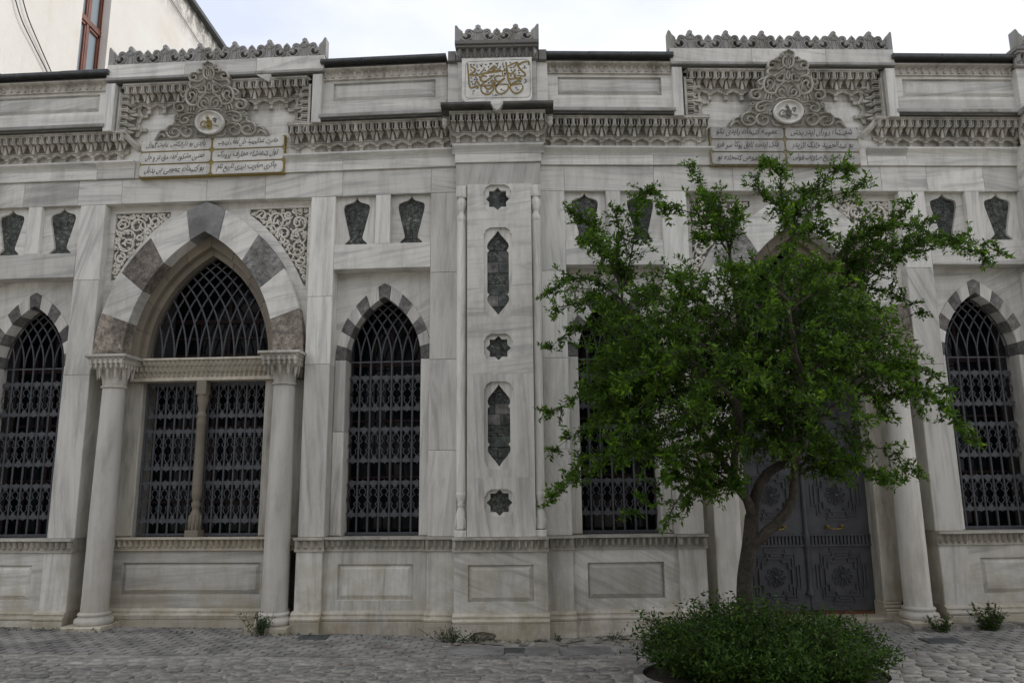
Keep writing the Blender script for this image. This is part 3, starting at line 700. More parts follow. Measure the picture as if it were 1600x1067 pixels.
def portico(W, s):
    g = lambda a, b: rng(s, a, b); c = PC*s
    yf = .13
    zs, ao, ho, ai, hi = 3.27, 1.365, 2.03, .975, 1.62; c = 3.80*s
    x0, x1 = g(XP0, XP1)
    # spandrels: slab with a sunk carved field
    A = arch(c, zs, ao, ho, 18); half = len(A)//2
    for sg in (-1, 1):
        pts = A[:half+1] if sg < 0 else A[half:][::-1]
        ex = x0 if sg < 0 else x1
        outer = [(ex, zs)]+pts+[(c, 5.32), (ex, 5.32)] if pts[0][0] != ex else pts+[(c, 5.32), (ex, 5.32)]
        # sunk field
        inn = arch(c, zs, ao+.10, ho+.155, 18); inn = inn[:19] if sg < 0 else inn[18:][::-1]
        fx = ex-sg*.075
        fld = [p for p in inn if 4.15 < p[1] < 5.21 and (p[0]-fx)*sg < -.004]
        fld = [(fx, fld[0][1]-.02)]+fld+[(fld[-1][0], 5.215), (fx, 5.215)]
        if sg > 0: fld = fld[::-1]; outer = outer[::-1]
        m = M(); m.plate(outer, [fld], yf, yf+.15, yf+.06); part('spandrel_slab', m, MARBLE, W, ang=.02)
        par = link('carved_spandrel', None, BLD, WM[W])
        m = M(); m.prism(fld if sg < 0 else fld[::-1], yf+.05, yf+.08); part('spandrel_ground', m, MARBLE_DARK, W, par, tone=.0)  # recess shade put into the ground: darker marble at its lowest tone
        ins = poly_inside(fld); bx = (min(p[0] for p in fld), max(p[0] for p in fld), min(p[1] for p in fld), max(p[1] for p in fld))
        m = M(); scroll_pack(m, ins, bx, yf+.026, .018, .13, 5200, .013, SPIRAL_SEED[0]); SPIRAL_SEED[0] += 1
        scroll_pack(m, ins, bx, yf+.036, .022, .16, 2600, .012, SPIRAL_SEED[0]+50)
        part('arabesque_scrolls', m, MARBLE_SCROLL, W, par, kind='stuff', tone=.95)
    # great arch
    par = link('portal_arch', None, BLD, WM[W])
    def vm(sd, i):
        if i % 2 == 0: return ((GRANITE_RED if (i == 0 or sd*s > 0) else GRANITE), None)
        return MARBLE, random.choice((.9, .1, .05))
    voussoirs(W, par, c, zs, ao, ho, ai, hi, 4, .012, .24, vm, GREYSLAB)
    # moulded inner ring
    a2, h2 = .805, 1.38
    for (ya, yb, aa, ha, ab, hb, mt) in ((.215, .40, ai+.01, hi+.02, .875, 1.48, MARBLE_BROWN_SHADE), (.30, .46, .88, 1.49, a2, h2, MARBLE_BROWN_SHADE)):
        n = 5
        for sd in (-1, 1):
            for i in range(n):
                t0, t1 = i/n, (i+1)/n
                o = [arch_at(c, zs, aa, ha, t0+(t1-t0)*k/4, sd) for k in range(5)]; q = [arch_at(c, zs, ab, hb, t0+(t1-t0)*k/4, sd) for k in range(5)]
                poly = shrink(o+q[::-1], .001)
                if sd > 0: poly = poly[::-1]
                m = M(); m.prism(poly[::-1], ya, yb, .006); part('ring_stone', m, MARBLE_BROWN_SHADE, W, par)
    # back masonry beside the opening (piers)
    pf = .27
    for sd in (-1, 1):
        xa, xb = sorted((c+sd*.80, c+sd*1.36)); slabpart(W, xa, xb, 1.05 if s < 0 else .22, 2.98, pf, pf+.5, .5, mt=MARBLE_BASE, name='pier_slab', c=.012)
        m = M(); m.box(*sorted((c+sd*1.0, c+sd*1.34)), .34, .36, 2.98, zs+.7); part('back_wall', m, MARBLE_WARM, W)
    # transom beam between the capitals
    m = M(); m.slab(c-1.1, c+1.1, 2.975, 3.02, pf-.07, pf+.3, .006); m.slab(c-1.1, c+1.1, 3.235, 3.268, pf-.12, pf+.3, .006); m.box(c-1.1, c+1.1, pf-.05, pf+.3, 3.02, 3.235)
    bm_ = part('transom_beam', m, MARBLE_WARM, W)
    m = M(); n = int(2.2/.062)
    for tier, (z0, z1, yy, off) in enumerate(((3.02, 3.085, pf-.06, 0), (3.085, 3.165, pf-.08, .5), (3.165, 3.235, pf-.10, 0))):
        m.box(c-1.1, c+1.1, yy+.012, pf, z0, z1)
        for i in range(n):
            x = c-1.1+(i+.5+off*.5)*2.2/n
            if x > c+1.09: continue
            m.add([(x-.022,yy+.012,z0+.012),(x+.022,yy+.012,z0+.012),(x,yy-.02,z0+.018),(x-.024,yy+.012,z1-.004),(x+.024,yy+.012,z1-.004),(x,yy-.028,z1-.006)], [(0,2,5,3),(2,1,4,5),(3,5,4),(0,1,2)])
    part('beam_carving', m, MARBLE_WARM, W, bm_, kind='stuff')
    # columns
    for sd in (-1, 1):
        column(W, PC*s-.012*s+(.035 if s < 0 else 0)+sd*1.09, .01)
        # dark return behind the columns
    for sd in (-1, 1):
        xa, xb = sorted((c+sd*1.20, c+sd*1.375)); slabpart(W, xa, xb, -.2, 3.0, .50, .8, .5, mt=MARBLE_BROWN_SHADE, name='pier_slab')
    # tympanum grille and its glazing
    a2, h2 = .805, 1.38; r = (a2*a2+h2*h2)/(2*a2); yg = .40; nb = 10; bw = 2*a2/nb; m = M()
    m.box(c-a2, c+a2, yg-.015, yg+.015, zs, zs+.03)
    def inside(x, z):
        t = math.asin(min(1, max(0, (z-zs)/r))); return abs(x-c) < a2-(r-r*math.cos(t))+.012 and z < zs+h2
    part_ = part('tympanum_grille', m, IRON, W); lat = M()
    for k in range(nb+1):
        bx = c-a2+k*bw
        for sg in (-1, 1):
            pts = []
            for i in range(30):
                t = R(90)*i/29*.72; x = bx+sg*(r-r*math.cos(t)); z = zs+r*math.sin(t)
                if not inside(x, z) and i > 0: break
                pts.append((x, yg+(.006 if sg > 0 else -.006), z))
            if len(pts) > 2: lat.tube(pts, .0125, 5)
    part('grille_tracery', lat, IRON, W, part_)
    wooden_window(W, c-.8, c+.8, 3.2, 3.9, 4.7, .95, 4)
    if s < 0: portico_window(W, c, pf)
    else: portico_door(W, c, pf)

def column(W, x, y):
    col = link('column', None, BLD, WM[W])
    r = .152
    m = M(); m.lathe(x, y, [(r*1.02, .205), (r, .3), (r*.985, 1.2), (r*.93, 2.0), (r*.865, 2.86)], 32); part('column_shaft', m, MARBLE_COLUMN, W, col, ang=.5)
    m = M(); m.lathe(x, y, [(r*1.02, .215), (r*1.12, .207), (r*1.2, .195), (r*1.2, .18), (r*1.12, .168), (r*1.15, .155), (r*1.36, .14), (r*1.42, .115), (r*1.40, .085), (r*1.3, .072)], 32)
    part('column_base', m, MARBLE_COLUMN, W, col)
    m = M(); m.slab(x-.25, x+.25, -.3, .075, y-.26, y+.25, .015); part('column_plinth', m, MARBLE_WARM, W, col)
    m = M(); z = 2.86
    m.lathe(x, y, [(r*.87, z), (r*.98, z+.006), (r*1.02, z+.018), (r*.98, z+.03), (r*.86, z+.036), (r*.88, z+.09)], 28)
    # bell turning from round to square, with drops
    n = 32; prev = None; rows = []
    for k, (rr, sq, zz) in enumerate(((r*.88, 0, z+.036), (r*.9, .1, z+.12), (r*1.0, .5, z+.2), (r*1.22, .9, z+.26))):
        ring = []
        for i in range(n):
            a = 2*math.pi*i/n; ca, sa = math.cos(a), math.sin(a); q = 1/max(abs(ca), abs(sa)); f = 1+(q-1)*sq
            rr2 = rr*(1+.05*math.cos(a*8)*(k > 0)); ring.append((x+rr2*f*ca, y+rr2*f*sa, zz))
        rows.append(ring)
    vs = sum(rows, []); m.add(vs, [(k*n+i, k*n+(i+1) % n, (k+1)*n+(i+1) % n, (k+1)*n+i) for k in range(3) for i in range(n)])
    for half, z0, z1 in ((.195, z+.255, z+.30), (.222, z+.30, z+.345), (.235, z+.345, z+.368)): m.box(x-half, x+half, y-half, y+half, z0, z1)
    m.slab(x-.262, x+.262, z+.368, z+.405, y-.262, y+.262, .008)
    for face in range(3):
        for i in range(7):
            t = -.195+i*.065
            px, py = ((x+t, y-.20), (x-.20, y+t), (x+.20, y+t))[face]
            m.box(px-.016, px+.016, py-.035, py+.02, z+.29, z+.362); m.lathe(px, py-.01 if face == 0 else py, [(.001, z+.225), (.014, z+.245), (.02, z+.29)], 6, smooth=False)
    for i in range(4):
        for sx in (-.1, 0, .1):
            px, py = ((x+sx, y-.165), (x-.165, y+sx), (x+.165, y+sx), (x+sx, y+.165))[i]; m.lathe(px, py, [(.001, z+.10), (.012, z+.14), (.026, z+.22), (.03, z+.27)], 6, smooth=False)
    part('capital', m, MARBLE_CARVED, W, col, tone=.8)

def portico_window(W, c, pf):
    yg = pf+.10
    dado(W, c-1.2, c+1.2, c-.87, c+.87, .2, .9, pf-.03, .37, .745, 0, .2)
    m = M(); m.prof(c-1.25, c+1.25, [(-pf+.105, .10), (-pf+.11, .125), (-pf+.115, .145), (-pf+.095, .158), (-pf+.07, .163), (-pf+.075, .19), (-pf+.055, .205), (-pf+.04, .215)]); part('base_moulding', m, MARBLE_BASE, W, ang=0)
    slabpart(W, c-1.25, c+1.25, -.3, .10, pf-.10, pf+.3, 0, mt=MARBLE_WARM, name='plinth_block')
    m = M(); m.slab(c-.93, c+.93, -.2, .005, yf_+.02, pf, .01); part('floor_ledge', m, REDLEDGE, W)
    m = M(); egg_band(m, c-1.3, c+1.3, -pf+.06, .885, 1.05); part('string_course', m, MARBLE_WARM, W, kind='stuff')
    for sd in (-1, 1):
        cx = c+sd*.405; hw = .375; m = M()
        m.box(cx-hw, cx+hw, yg-.018, yg+.018, 1.055, 1.085); m.box(cx-hw, cx+hw, yg-.018, yg+.018, 2.95, 2.975)
        for qx in (cx-hw, cx+hw): m.box(qx-.009, qx+.009, yg-.017, yg+.017, 1.06, 2.96)
        rails = [(2.54, 2.955), (1.885, 2.35), (1.235, 1.70)]
        for a, b in rails:
            for z in (a+.02, b-.02): m.box(cx-hw, cx+hw, yg-.006, yg+.006, z-.006, z+.006)
        win = part('window_grille', m, IRON, W); nb = 5; bw = 2*hw/(nb+1)*1.0
        for k in range(0, nb+2): vein(link('grille_bar', BAR2, win, Matrix.Translation((cx-hw+k*bw, yg, 1.06))))
        grille_rows(win, [cx-hw+(k+.5)*bw for k in range(nb+1)], bw, rails, yg)
    wooden_window(W, c-.80, c+.80, 1.0, 2.4, 3.0, pf+.35, 6)
    # turned middle colonnette
    m = M(); y = pf+.0; m.slab(c-.085, c+.085, 1.05, 1.13, y-.09, y+.08, .006); m.slab(c-.065, c+.065, 2.80, 2.975, y-.07, y+.06, .004)
    m.lathe(c, y, [(.075, 1.13), (.072, 1.22), (.062, 1.32), (.045, 1.36), (.04, 1.39), (.055, 1.42), (.058, 1.45), (.04, 1.485), (.052, 1.50), (.055, 1.54), (.063, 1.57), (.06, 1.62), (.058, 2.0), (.055, 2.42), (.063, 2.44), (.058, 2.47), (.055, 2.52), (.065, 2.54), (.05, 2.56), (.042, 2.60), (.058, 2.66), (.066, 2.72), (.06, 2.76), (.072, 2.80)], 16)
    for i in range(10):
        a = 2*math.pi*i/10; m.tube([(c+.076*math.cos(a), y+.076*math.sin(a), 1.14), (c+.066*math.cos(a), y+.066*math.sin(a), 1.31)], .011, 4)
        m.box(c+.055*math.cos(a)-.01, c+.055*math.cos(a)+.01, y+.055*math.sin(a)-.01, y+.055*math.sin(a)+.01, 2.72, 2.86)
    part('window_colonnette', m, MARBLE_BROWN_SHADE, W, label='slender turned brown marble colonnette between the two grilles')
yf_ = .13

def portico_door(W, c, pf):
    y = pf+.22; z0, z1 = .09, 2.965
    dw = .82
    m = M(); m.slab(c-1.0, c+1.0, -.2, .06, yf_+.02, y+.3, .012); part('door_sill', m, MARBLE_WARM, W)
    m = M(); m.box(c-dw, c+dw, y-.02, y+.1, .06, .09); part('rusty_threshold', m, RUST, W)
    for sd in (-1, 1):   # pier bases
        xa, xb = sorted((c+sd*.77, c+sd*1.0)); m = M(); m.slab(xa, xb, -.2, .12, pf-.09, pf+.2, .01); m.slab(xa, xb, .12, .15, pf-.075, pf+.2, .008); m.slab(xa, xb, .15, .19, pf-.05, pf+.2, .012); m.slab(xa, xb, .19, .225, pf-.025, pf+.2, .008)
        part('pier_base', m, MARBLE_WARM, W)
    for sd in (-1, 1):
        xa, xb = sorted((c+sd*.002, c+sd*dw)); leaf = M(); leaf.slab(xa, xb, z0, z1, y, y+.06, .004)
        lf = part('door_leaf', leaf, DOORM, W, label='grey panelled door leaf with carved rosettes')
        cx = (xa+xb)/2
        def panel(cz, w_, h_):
            m = M()
            for k, (f, t) in enumerate(((1., .013), (.86, .011), (.66, .011))):
                ww, hh = w_*f/2, h_*f/2; a, b = ww*.42, hh*.42; e = ww*.2; e2 = hh*.2
                P = [(-a, hh), (a, hh), (a, hh-e2), (a+e*.7, hh-e2), (ww-e, hh-e2), (ww-e, b), (ww, b), (ww, -b), (ww-e, -b), (ww-e, -hh+e2), (a, -hh+e2), (a, -hh), (-a, -hh), (-a, -hh+e2), (-ww+e, -hh+e2), (-ww+e, -b), (-ww, -b), (-ww, b), (-ww+e, b), (-ww+e, hh-e2), (-a, hh-e2)]
                m.tube([(cx+x, y-.004-.006*k, cz+z) for x, z in P], t, 4, True, False)
            for i in range(8):
                a = math.pi*i/4; dx, dz = math.cos(a), math.sin(a); q = .025
                m.tube([(cx+dx*.025-dz*.0, y-.018, cz+dz*.025), (cx+dx*.105-dz*q, y-.018, cz+dz*.105+dx*q), (cx+dx*.125, y-.018, cz+dz*.125), (cx+dx*.105+dz*q, y-.018, cz+dz*.105-dx*q)], .008, 4, True)
            m.prism(circle(cx, cz, .02, 8), y-.03, y)
            for dz in (-1, 1): m.box(cx-.06, cx+.06, y-.016, y, cz+dz*h_*.385-.012, cz+dz*h_*.385+.012)
            part('carved_panel', m, DOORM, W, lf)
        panel(.50, .62, .66); panel(1.48, .62, .62); panel(2.12, .62, .62); panel(2.68, .62, .5)
        m = M(); m.box(xa, xb, y-.03, y, .86, .88); m.box(xa, xb, y-.03, y, .985, 1.0)
        for i in range(18): x = xa+(i+.5)*(xb-xa)/18; m.box(x-.013, x+.013, y-.022, y, .885, .98)
        part('door_frieze', m, DOORM, W, lf, kind='stuff')
        m = M()
        for dx in (-.09, .09):
            hx = cx+dx-sd*.05; m.prism(circle(hx, 1.09, .026, 10), y-.02, y); m.lathe(hx, y-.04, [(.001, 1.072), (.016, 1.08), (.018, 1.09), (.016, 1.1), (.001, 1.108)], 8)
        m.tube([(cx-.09-sd*.05, y-.05, 1.09), (cx-.05-sd*.05, y-.055, 1.065), (cx+.05-sd*.05, y-.055, 1.065), (cx+.09-sd*.05, y-.05, 1.09)], .009, 6)
        part('door_handle', m, BRASS, W, lf)
    m = M(); m.lathe(c, y-.012, [(.05, .28), (.05, .32), (.035, .34), (.03, .36), (.03, .8), (.035, .84), (.045, .86), (.045, 1.0), (.03, 1.02), (.03, 2.8), (.05, 2.85), (.05, 2.95)], 12)
    part('meeting_stile', m, DOORM, W)

# ------------------------------------------------------------------ hood with muqarnas, cartouche, inscription
LETTERS = {'ا':(0xFE8D,0xFE8E,0,0),'ب':(0xFE8F,0xFE90,0xFE91,0xFE92),'پ':(0xFB56,0xFB57,0xFB58,0xFB59),'ت':(0xFE95,0xFE96,0xFE97,0xFE98),
    'ث':(0xFE99,0xFE9A,0xFE9B,0xFE9C),'ج':(0xFE9D,0xFE9E,0xFE9F,0xFEA0),'چ':(0xFB7A,0xFB7B,0xFB7C,0xFB7D),'ح':(0xFEA1,0xFEA2,0xFEA3,0xFEA4),'خ':(0xFEA5,0xFEA6,0xFEA7,0xFEA8),
    'د':(0xFEA9,0xFEAA,0,0),'ر':(0xFEAD,0xFEAE,0,0),'ز':(0xFEAF,0xFEB0,0,0),'س':(0xFEB1,0xFEB2,0xFEB3,0xFEB4),'ش':(0xFEB5,0xFEB6,0xFEB7,0xFEB8),
    'ص':(0xFEB9,0xFEBA,0xFEBB,0xFEBC),'ض':(0xFEBD,0xFEBE,0xFEBF,0xFEC0),'ط':(0xFEC1,0xFEC2,0xFEC3,0xFEC4),'ع':(0xFEC9,0xFECA,0xFECB,0xFECC),'غ':(0xFECD,0xFECE,0xFECF,0xFED0),
    'ف':(0xFED1,0xFED2,0xFED3,0xFED4),'ق':(0xFED5,0xFED6,0xFED7,0xFED8),'ك':(0xFED9,0xFEDA,0xFEDB,0xFEDC),'ک':(0xFB8E,0xFB8F,0xFB90,0xFB91),'گ':(0xFB92,0xFB93,0xFB94,0xFB95),
    'ل':(0xFEDD,0xFEDE,0xFEDF,0xFEE0),'م':(0xFEE1,0xFEE2,0xFEE3,0xFEE4),'ن':(0xFEE5,0xFEE6,0xFEE7,0xFEE8),'ه':(0xFEE9,0xFEEA,0xFEEB,0xFEEC),'و':(0xFEED,0xFEEE,0,0),
    'ی':(0xFBFC,0xFBFD,0xFBFE,0xFBFF)}
def shape(s):
    out = []
    for i, c in enumerate(s):
        if c not in LETTERS: out.append(c); continue
        f = LETTERS[c]; pv = i > 0 and s[i-1] in LETTERS and LETTERS[s[i-1]][2]; nx = i < len(s)-1 and s[i+1] in LETTERS and f[2]
        out.append(chr(f[3 if pv and nx else 1 if pv else 2 if nx else 0]))
    return ''.join(reversed(out))
def text_mesh(t, width, height, mt, ext=.0025, shear=.25):
    cu = bpy.data.curves.new('lettering', 'FONT'); cu.body = shape(t); cu.size = 1; cu.extrude = 0; cu.offset = .006; cu.resolution_u = 3
    o = bpy.data.objects.new('lettering', cu); COL.objects.link(o); dg = bpy.context.evaluated_depsgraph_get(); me = bpy.data.meshes.new_from_object(o.evaluated_get(dg))
    bpy.data.objects.remove(o)
    xs = [v.co.x for v in me.vertices]; ys = [v.co.y for v in me.vertices]; x0, x1, y0, y1 = min(xs), max(xs), min(ys), max(ys)
    for v in me.vertices:
        x = (v.co.x-x0)/(x1-x0); y = (v.co.y-y0)/(y1-y0)
        # nastaliq habit: words sink towards the left
        v.co = ((x-.5)*width+(y-.5)*height*shear, 0, (y-.5)*height+.010*math.sin(x*math.pi*9))
    me.materials.clear(); me.materials.append(mt); me.name = 'lettering'; return me

TXT = {'L': [('حضرت عبدالحمید خان لطف ایدوب', 'یاپدی بو دارالکتب غایت گوزل'), ('اول شهنشاه معارف پرورک', 'همتین مشکور ایده حق عز و جل'), ('چاکری صائب دیدی تاریخ تام', 'بو کتبخانه عمومی بی بدیل')],
       'R': [('شهنشاه دوران ایدر بختی', 'عمومه کتبخانه یاپدی نکو'), ('بو عبدالحمید خانک اثریدر', 'فلک ایتسه لایق بوکا سر فرو'), ('دیدی تام تاریخ صائب قولی', 'اچیلدی عمومی کتبخانه بو')]}
ORN = [  # (dx, y, ...) strokes of the carved crest, mirrored about its axis
 ([(0,100),(-28,118),(-62,132),(-66,160),(-38,178),(-8,168)], 12), ([(-10,196),(-44,190),(-62,228),(-52,282),(-12,312),(0,314)], 13), ([(-14,196),(-28,250),(-8,306)], 8), ([(-2,200),(-4,300)], 7),
 ([(-62,200),(-100,186),(-128,204),(-112,232),(-84,226)], 12), ([(-108,244),(-158,222),(-212,238),(-232,288),(-206,316),(-152,300),(-158,262),(-190,262)], 13),
 ([(-58,300),(-118,332),(-196,322),(-234,342),(-226,384),(-176,406),(-104,372),(-42,318)], 13), ([(-40,336),(-98,396),(-134,438),(-92,464),(-46,446),(-48,384),(-88,392),(-86,424)], 12),
 ([(0,346),(-20,392),(-12,436),(0,442)], 10), ([(-128,424),(-200,400),(-268,438),(-284,520),(-244,590),(-172,606),(-130,566),(-120,500)], 15), ([(-206,568),(-166,508),(-196,452),(-240,470),(-226,506),(-250,540)], 11),
 ([(-152,566),(-168,540),(-150,470),(-176,430)], 8), ([(-268,430),(-328,448),(-342,480),(-304,506),(-290,482)], 11), ([(-284,520),(-320,560),(-398,562),(-432,602),(-412,652),(-360,664),(-320,634),(-338,592),(-380,600),(-384,626)], 14),
 ([(-100,642),(-140,622),(-132,560),(-62,480),(-20,462),(0,482)], 12), ([(-20,642),(-80,624),(-102,572),(-62,558),(-32,600)], 11), ([(-2,642),(-12,564),(-44,520),(-84,520)], 9),
 ([(-252,604),(-272,682)], 11), ([(-222,614),(-236,684)], 11), ([(-192,612),(-200,674)], 11), ([(-180,704),(-260,690),(-340,712),(-372,762),(-342,804),(-288,800),(-266,764),(-300,740),(-326,762)], 13),
 ([(-196,730),(-240,722),(-262,744)], 9), ([(-180,852),(-232,830),(-328,838),(-364,890),(-332,948),(-270,962),(-228,922),(-246,878),(-290,878),(-296,908)], 13), ([(-362,838),(-430,818),(-508,838),(-534,900),(-492,958),(-422,964),(-372,922),(-398,878),(-448,868),(-470,904),(-440,926)], 14),
 ([(-520,878),(-598,880),(-632,922),(-600,930)], 11), ([(-552,960),(-590,922),(-640,948),(-664,988)], 13), ([(-372,762),(-428,758),(-430,796),(-466,822),(-500,822)], 11), ([(-176,906),(-160,952),(-118,968),(-60,966)], 10),
 ([(-404,690),(-388,726),(-430,740),(-420,708)], 10), ([(-320,860),(-300,850),(-270,860)], 9), ([(-180,780),(-210,800),(-200,826),(-176,830)], 10), ([(-480,880),(-500,900),(-470,940)], 8), ([(-140,690),(-118,660),(-60,652),(0,650)], 10)]
ORN_SIL = [(0,92),(-34,104),(-74,132),(-76,176),(-70,192),(-130,186),(-160,208),(-212,226),(-244,288),(-226,318),(-248,346),(-240,390),(-290,420),(-352,450),(-344,500),(-336,552),(-410,548),(-448,600),(-420,664),(-360,680),(-292,676),(-300,690),(-400,680),(-440,720),(-440,760),(-470,812),(-540,840),(-560,868),(-610,868),(-650,910),(-700,990)]
SO = .00112
TUG = [([(660,828),(672,800),(700,786),(742,800),(760,850),(720,862),(676,848),(660,828)], 9), ([(700,826),(716,808),(748,812)], 7), ([(728,760),(740,744),(752,800)], 7), ([(744,722),(756,760),(762,820)], 7), ([(760,740),(774,780),(776,830)], 8),
       ([(740,790),(790,790),(786,840),(750,850),(736,820)], 16), ([(746,850),(790,850),(770,874),(738,866)], 18), ([(776,806),(800,830),(840,840),(872,842)], 6), ([(690,842),(740,838),(790,812)], 7)]
TUGF = [([(815,760),(840,756),(850,776),(830,790),(812,780),(815,760)], 8), ([(820,790),(846,800),(826,806)], 7), ([(826,770),(838,770)], 10)]
def hood(W, s):
    g = lambda a, b: rng(s, a, b); c = 3.70*s; cT = 3.74*s
    X0, X1 = 2.25, 5.155
    x0, x1 = g(X0, X1)
    # back wall of the hood field
    slabpart(W, x0+.1, x1-.1, 5.88, 6.95, -.015, .3, 0, tone=.8, name='hood_field_slab')
    # muqarnas along the top of the hood and down both sides
    xi0, xi1 = x0+.16, x1-.16
    muq_row(W, xi0+.05, xi1-.05, 6.525, -.015)
    for sd in (-1, 1):
        par = link('muqarnas_cornice', None, BLD, WM[W])
        xe = (xi0 if sd < 0 else xi1)
        n = 3
        for i in range(n+0):
            z = 6.30+i*.195
            rot = Matrix.Rotation(R(90)*(-1 if sd < 0 else 1), 4, 'Y')
            # foot of the cell points into the field
            T = Matrix.Translation((xe-sd*.34, -.012+.002*i, z)) @ rot @ Matrix.Diagonal((.94, .93, .92, 1))
            vein(link('muqarnas_cell', MUQ, par, T))
        # sloping corner brackets
        for z_, k in ((6.24, 1), (6.86, -1)):
            m = M(); xx = xe
            m.add([(xx, -.15, z_), (xx-sd*.10, -.15, z_+.02*k), (xx-sd*.30, -.02, z_-.20*k), (xx-sd*.24, -.02, z_-.24*k), (xx-sd*.04, -.19, z_-.03*k)], [(0,1,4),(1,2,4),(2,3,4),(3,0,4)]); part('corner_bracket', m, MARBLE_CARVED, W, par)
    # frame: jamb strips, top band
    for sd in (-1, 1):
        xa = x0 if sd < 0 else x1-.125
        slabpart(W, xa, xa+.125, 6.22, 6.895, -.23, .2, .5, name='hood_frame_slab')
        xb = xa+.125 if sd < 0 else xa-.03
        m = M(); m.slab(xb, xb+.03, 6.24, 6.895, -.16, .1, .006); part('hood_frame_fillet', m, MARBLE_DARK, W)
    m = M(); m.box(x0+.12, x1-.12, -.20, .2, 6.897, 6.925); part('hood_soffit', m, CRUST_SHADE, W)
    xx = [x0-.015, x0+1.05, x0+2.02, x1+.015]
    for k in range(3): slabpart(W, xx[k], xx[k+1], 6.925, 6.965, -.25, .3, 0, mt=MARBLE_DARK, name='hood_frame_slab'); slabpart(W, xx[k], xx[k+1], 6.965, 7.165, -.225, .3, random.choice((.02, 0, .97)), name='hood_frame_slab')
    if s < 0:   # a broken flake under the band
        m = M(); m.add([(-3.15, -.235, 6.93), (-2.93, -.235, 6.93), (-2.97, -.20, 6.83), (-3.05, -.235, 6.87), (-2.93, -.12, 6.86)], [(0, 1, 3), (1, 2, 3), (0, 3, 4), (1, 4, 2), (2, 4, 3)]); part('broken_corner', m, MARBLE, W)
    cresting(W, x0-.01, x1+.01, -.17, 7.175)
    # carved crest
    Tm = Matrix.Translation((cT, -.10, 6.125)) @ Matrix.Rotation(R(-13), 4, 'X').inverted()
    Tm = Matrix.Translation((cT, -.085, 6.125)) @ Matrix.Rotation(R(13), 4, 'X')
    par = link('carved_crest', None, BLD, WM[W] @ Tm)
    m = M(); sil = [(x*SO, (990-y)*SO) for x, y in ORN_SIL]; full = sil+[(-x, z) for x, z in sil[:0:-1]]
    holes = []
    for hp in ([(-170,260),(-200,258),(-212,284),(-190,296),(-165,284)], [(-30,220),(-46,230),(-44,270),(-30,286),(-20,250)], [(-150,440),(-200,424),(-250,460),(-262,520),(-244,560),(-222,540),(-205,490),(-170,470)], [(-60,400),(-74,412),(-84,440),(-66,440)],
               [(-340,620),(-360,616),(-384,640),(-362,650),(-340,640)], [(-60,600),(-84,590),(-80,612)], [(-270,712),(-310,722),(-340,760),(-322,740),(-296,728)], [(-470,860),(-500,880),(-512,920),(-490,940),(-490,900)]):
        h1 = [(x*SO, (990-y)*SO) for x, y in hp]; holes += [h1, [(-x, z) for x, z in h1]]
    m.plate(full, holes, -.004, .07, .035); m.prism([(x*.98, z*.99) for x, z in full][::-1], .034, .06)
    part('crest_ground', m, MARBLE_CARVED, W, par, tone=.0)
    m = M()
    for P, wd in ORN:
        pts = smooth_pts([(x*SO, -.012, (990-y)*SO) for x, y in P], 3)
        n = len(pts); rr = [wd*SO*.95*(.75+.35*math.sin(math.pi*i/(n-1))) for i in range(n)]
        m.tube(pts, rr, 5, flat=1.7); m.tube([(-a, b, d) for a, b, d in pts], rr, 5, flat=1.7)
        m.tube([(a, b-wd*SO*1.5, d) for a, b, d in pts], wd*SO*.28, 3); m.tube([(-a, b-wd*SO*1.5, d) for a, b, d in pts], wd*SO*.28, 3)
    part('crest_scrolls', m, MARBLE_CARVED, W, par, kind='stuff', tone=.75)
    # oval cartouche
    oz = .195; a_, b_ = .158, .152; a_ = .195
    m = M(); E = lambda k, y: [(k*a_*math.cos(2*math.pi*i/32), y, oz+k*b_*math.sin(2*math.pi*i/32)) for i in range(32)]
    rings = [E(1.0, -.02), E(1.0, -.062), E(.93, -.078), E(.86, -.06), E(.80, -.04), E(.45, -.052), E(.05, -.056)]
    m.add(sum(rings, []), [(k*32+i, (k+1)*32+i, (k+1)*32+(i+1) % 32, k*32+(i+1) % 32) for k in range(6) for i in range(32)], True)
    part('oval_cartouche', m, MARBLE, W, par, ang=.0, tone=.95)
    m = M(); m2 = M()
    for P, wd in TUG: m.ribbon([((x-768)*SO*1.0, oz+(805-y)*SO*1.0) for x, y in smooth_pts(P, 3)], wd*SO, -.063, -.045)
    for P, wd in TUGF: m2.ribbon([((x-768)*SO, oz+(805-y)*SO) for x, y in smooth_pts(P, 2)], wd*SO, -.062, -.045)
    part('tughra', m, OCHRE if s < 0 else INKG, W, par, label='imperial cipher in the oval'); part('tughra_flower', m2, INKG, W, par)
    # inscription plaque
    z0, z1 = 5.60, 6.125; q0, q1 = (c-.97, c+.97) if s > 0 else (c-1.0, c+.94)
    z0 += .018; z1 += .018; yp = -.075
    m = M(); m.slab(q0, q1, z0, z1, yp, .02, .006); pl = part('inscription_plaque', m, OCHRE if s < 0 else OCHRE_DULL, W, label='marble plaque of six verse panels framed in ochre gilding')
    hh = (z1-z0)/3; ww = (q1-q0)/2
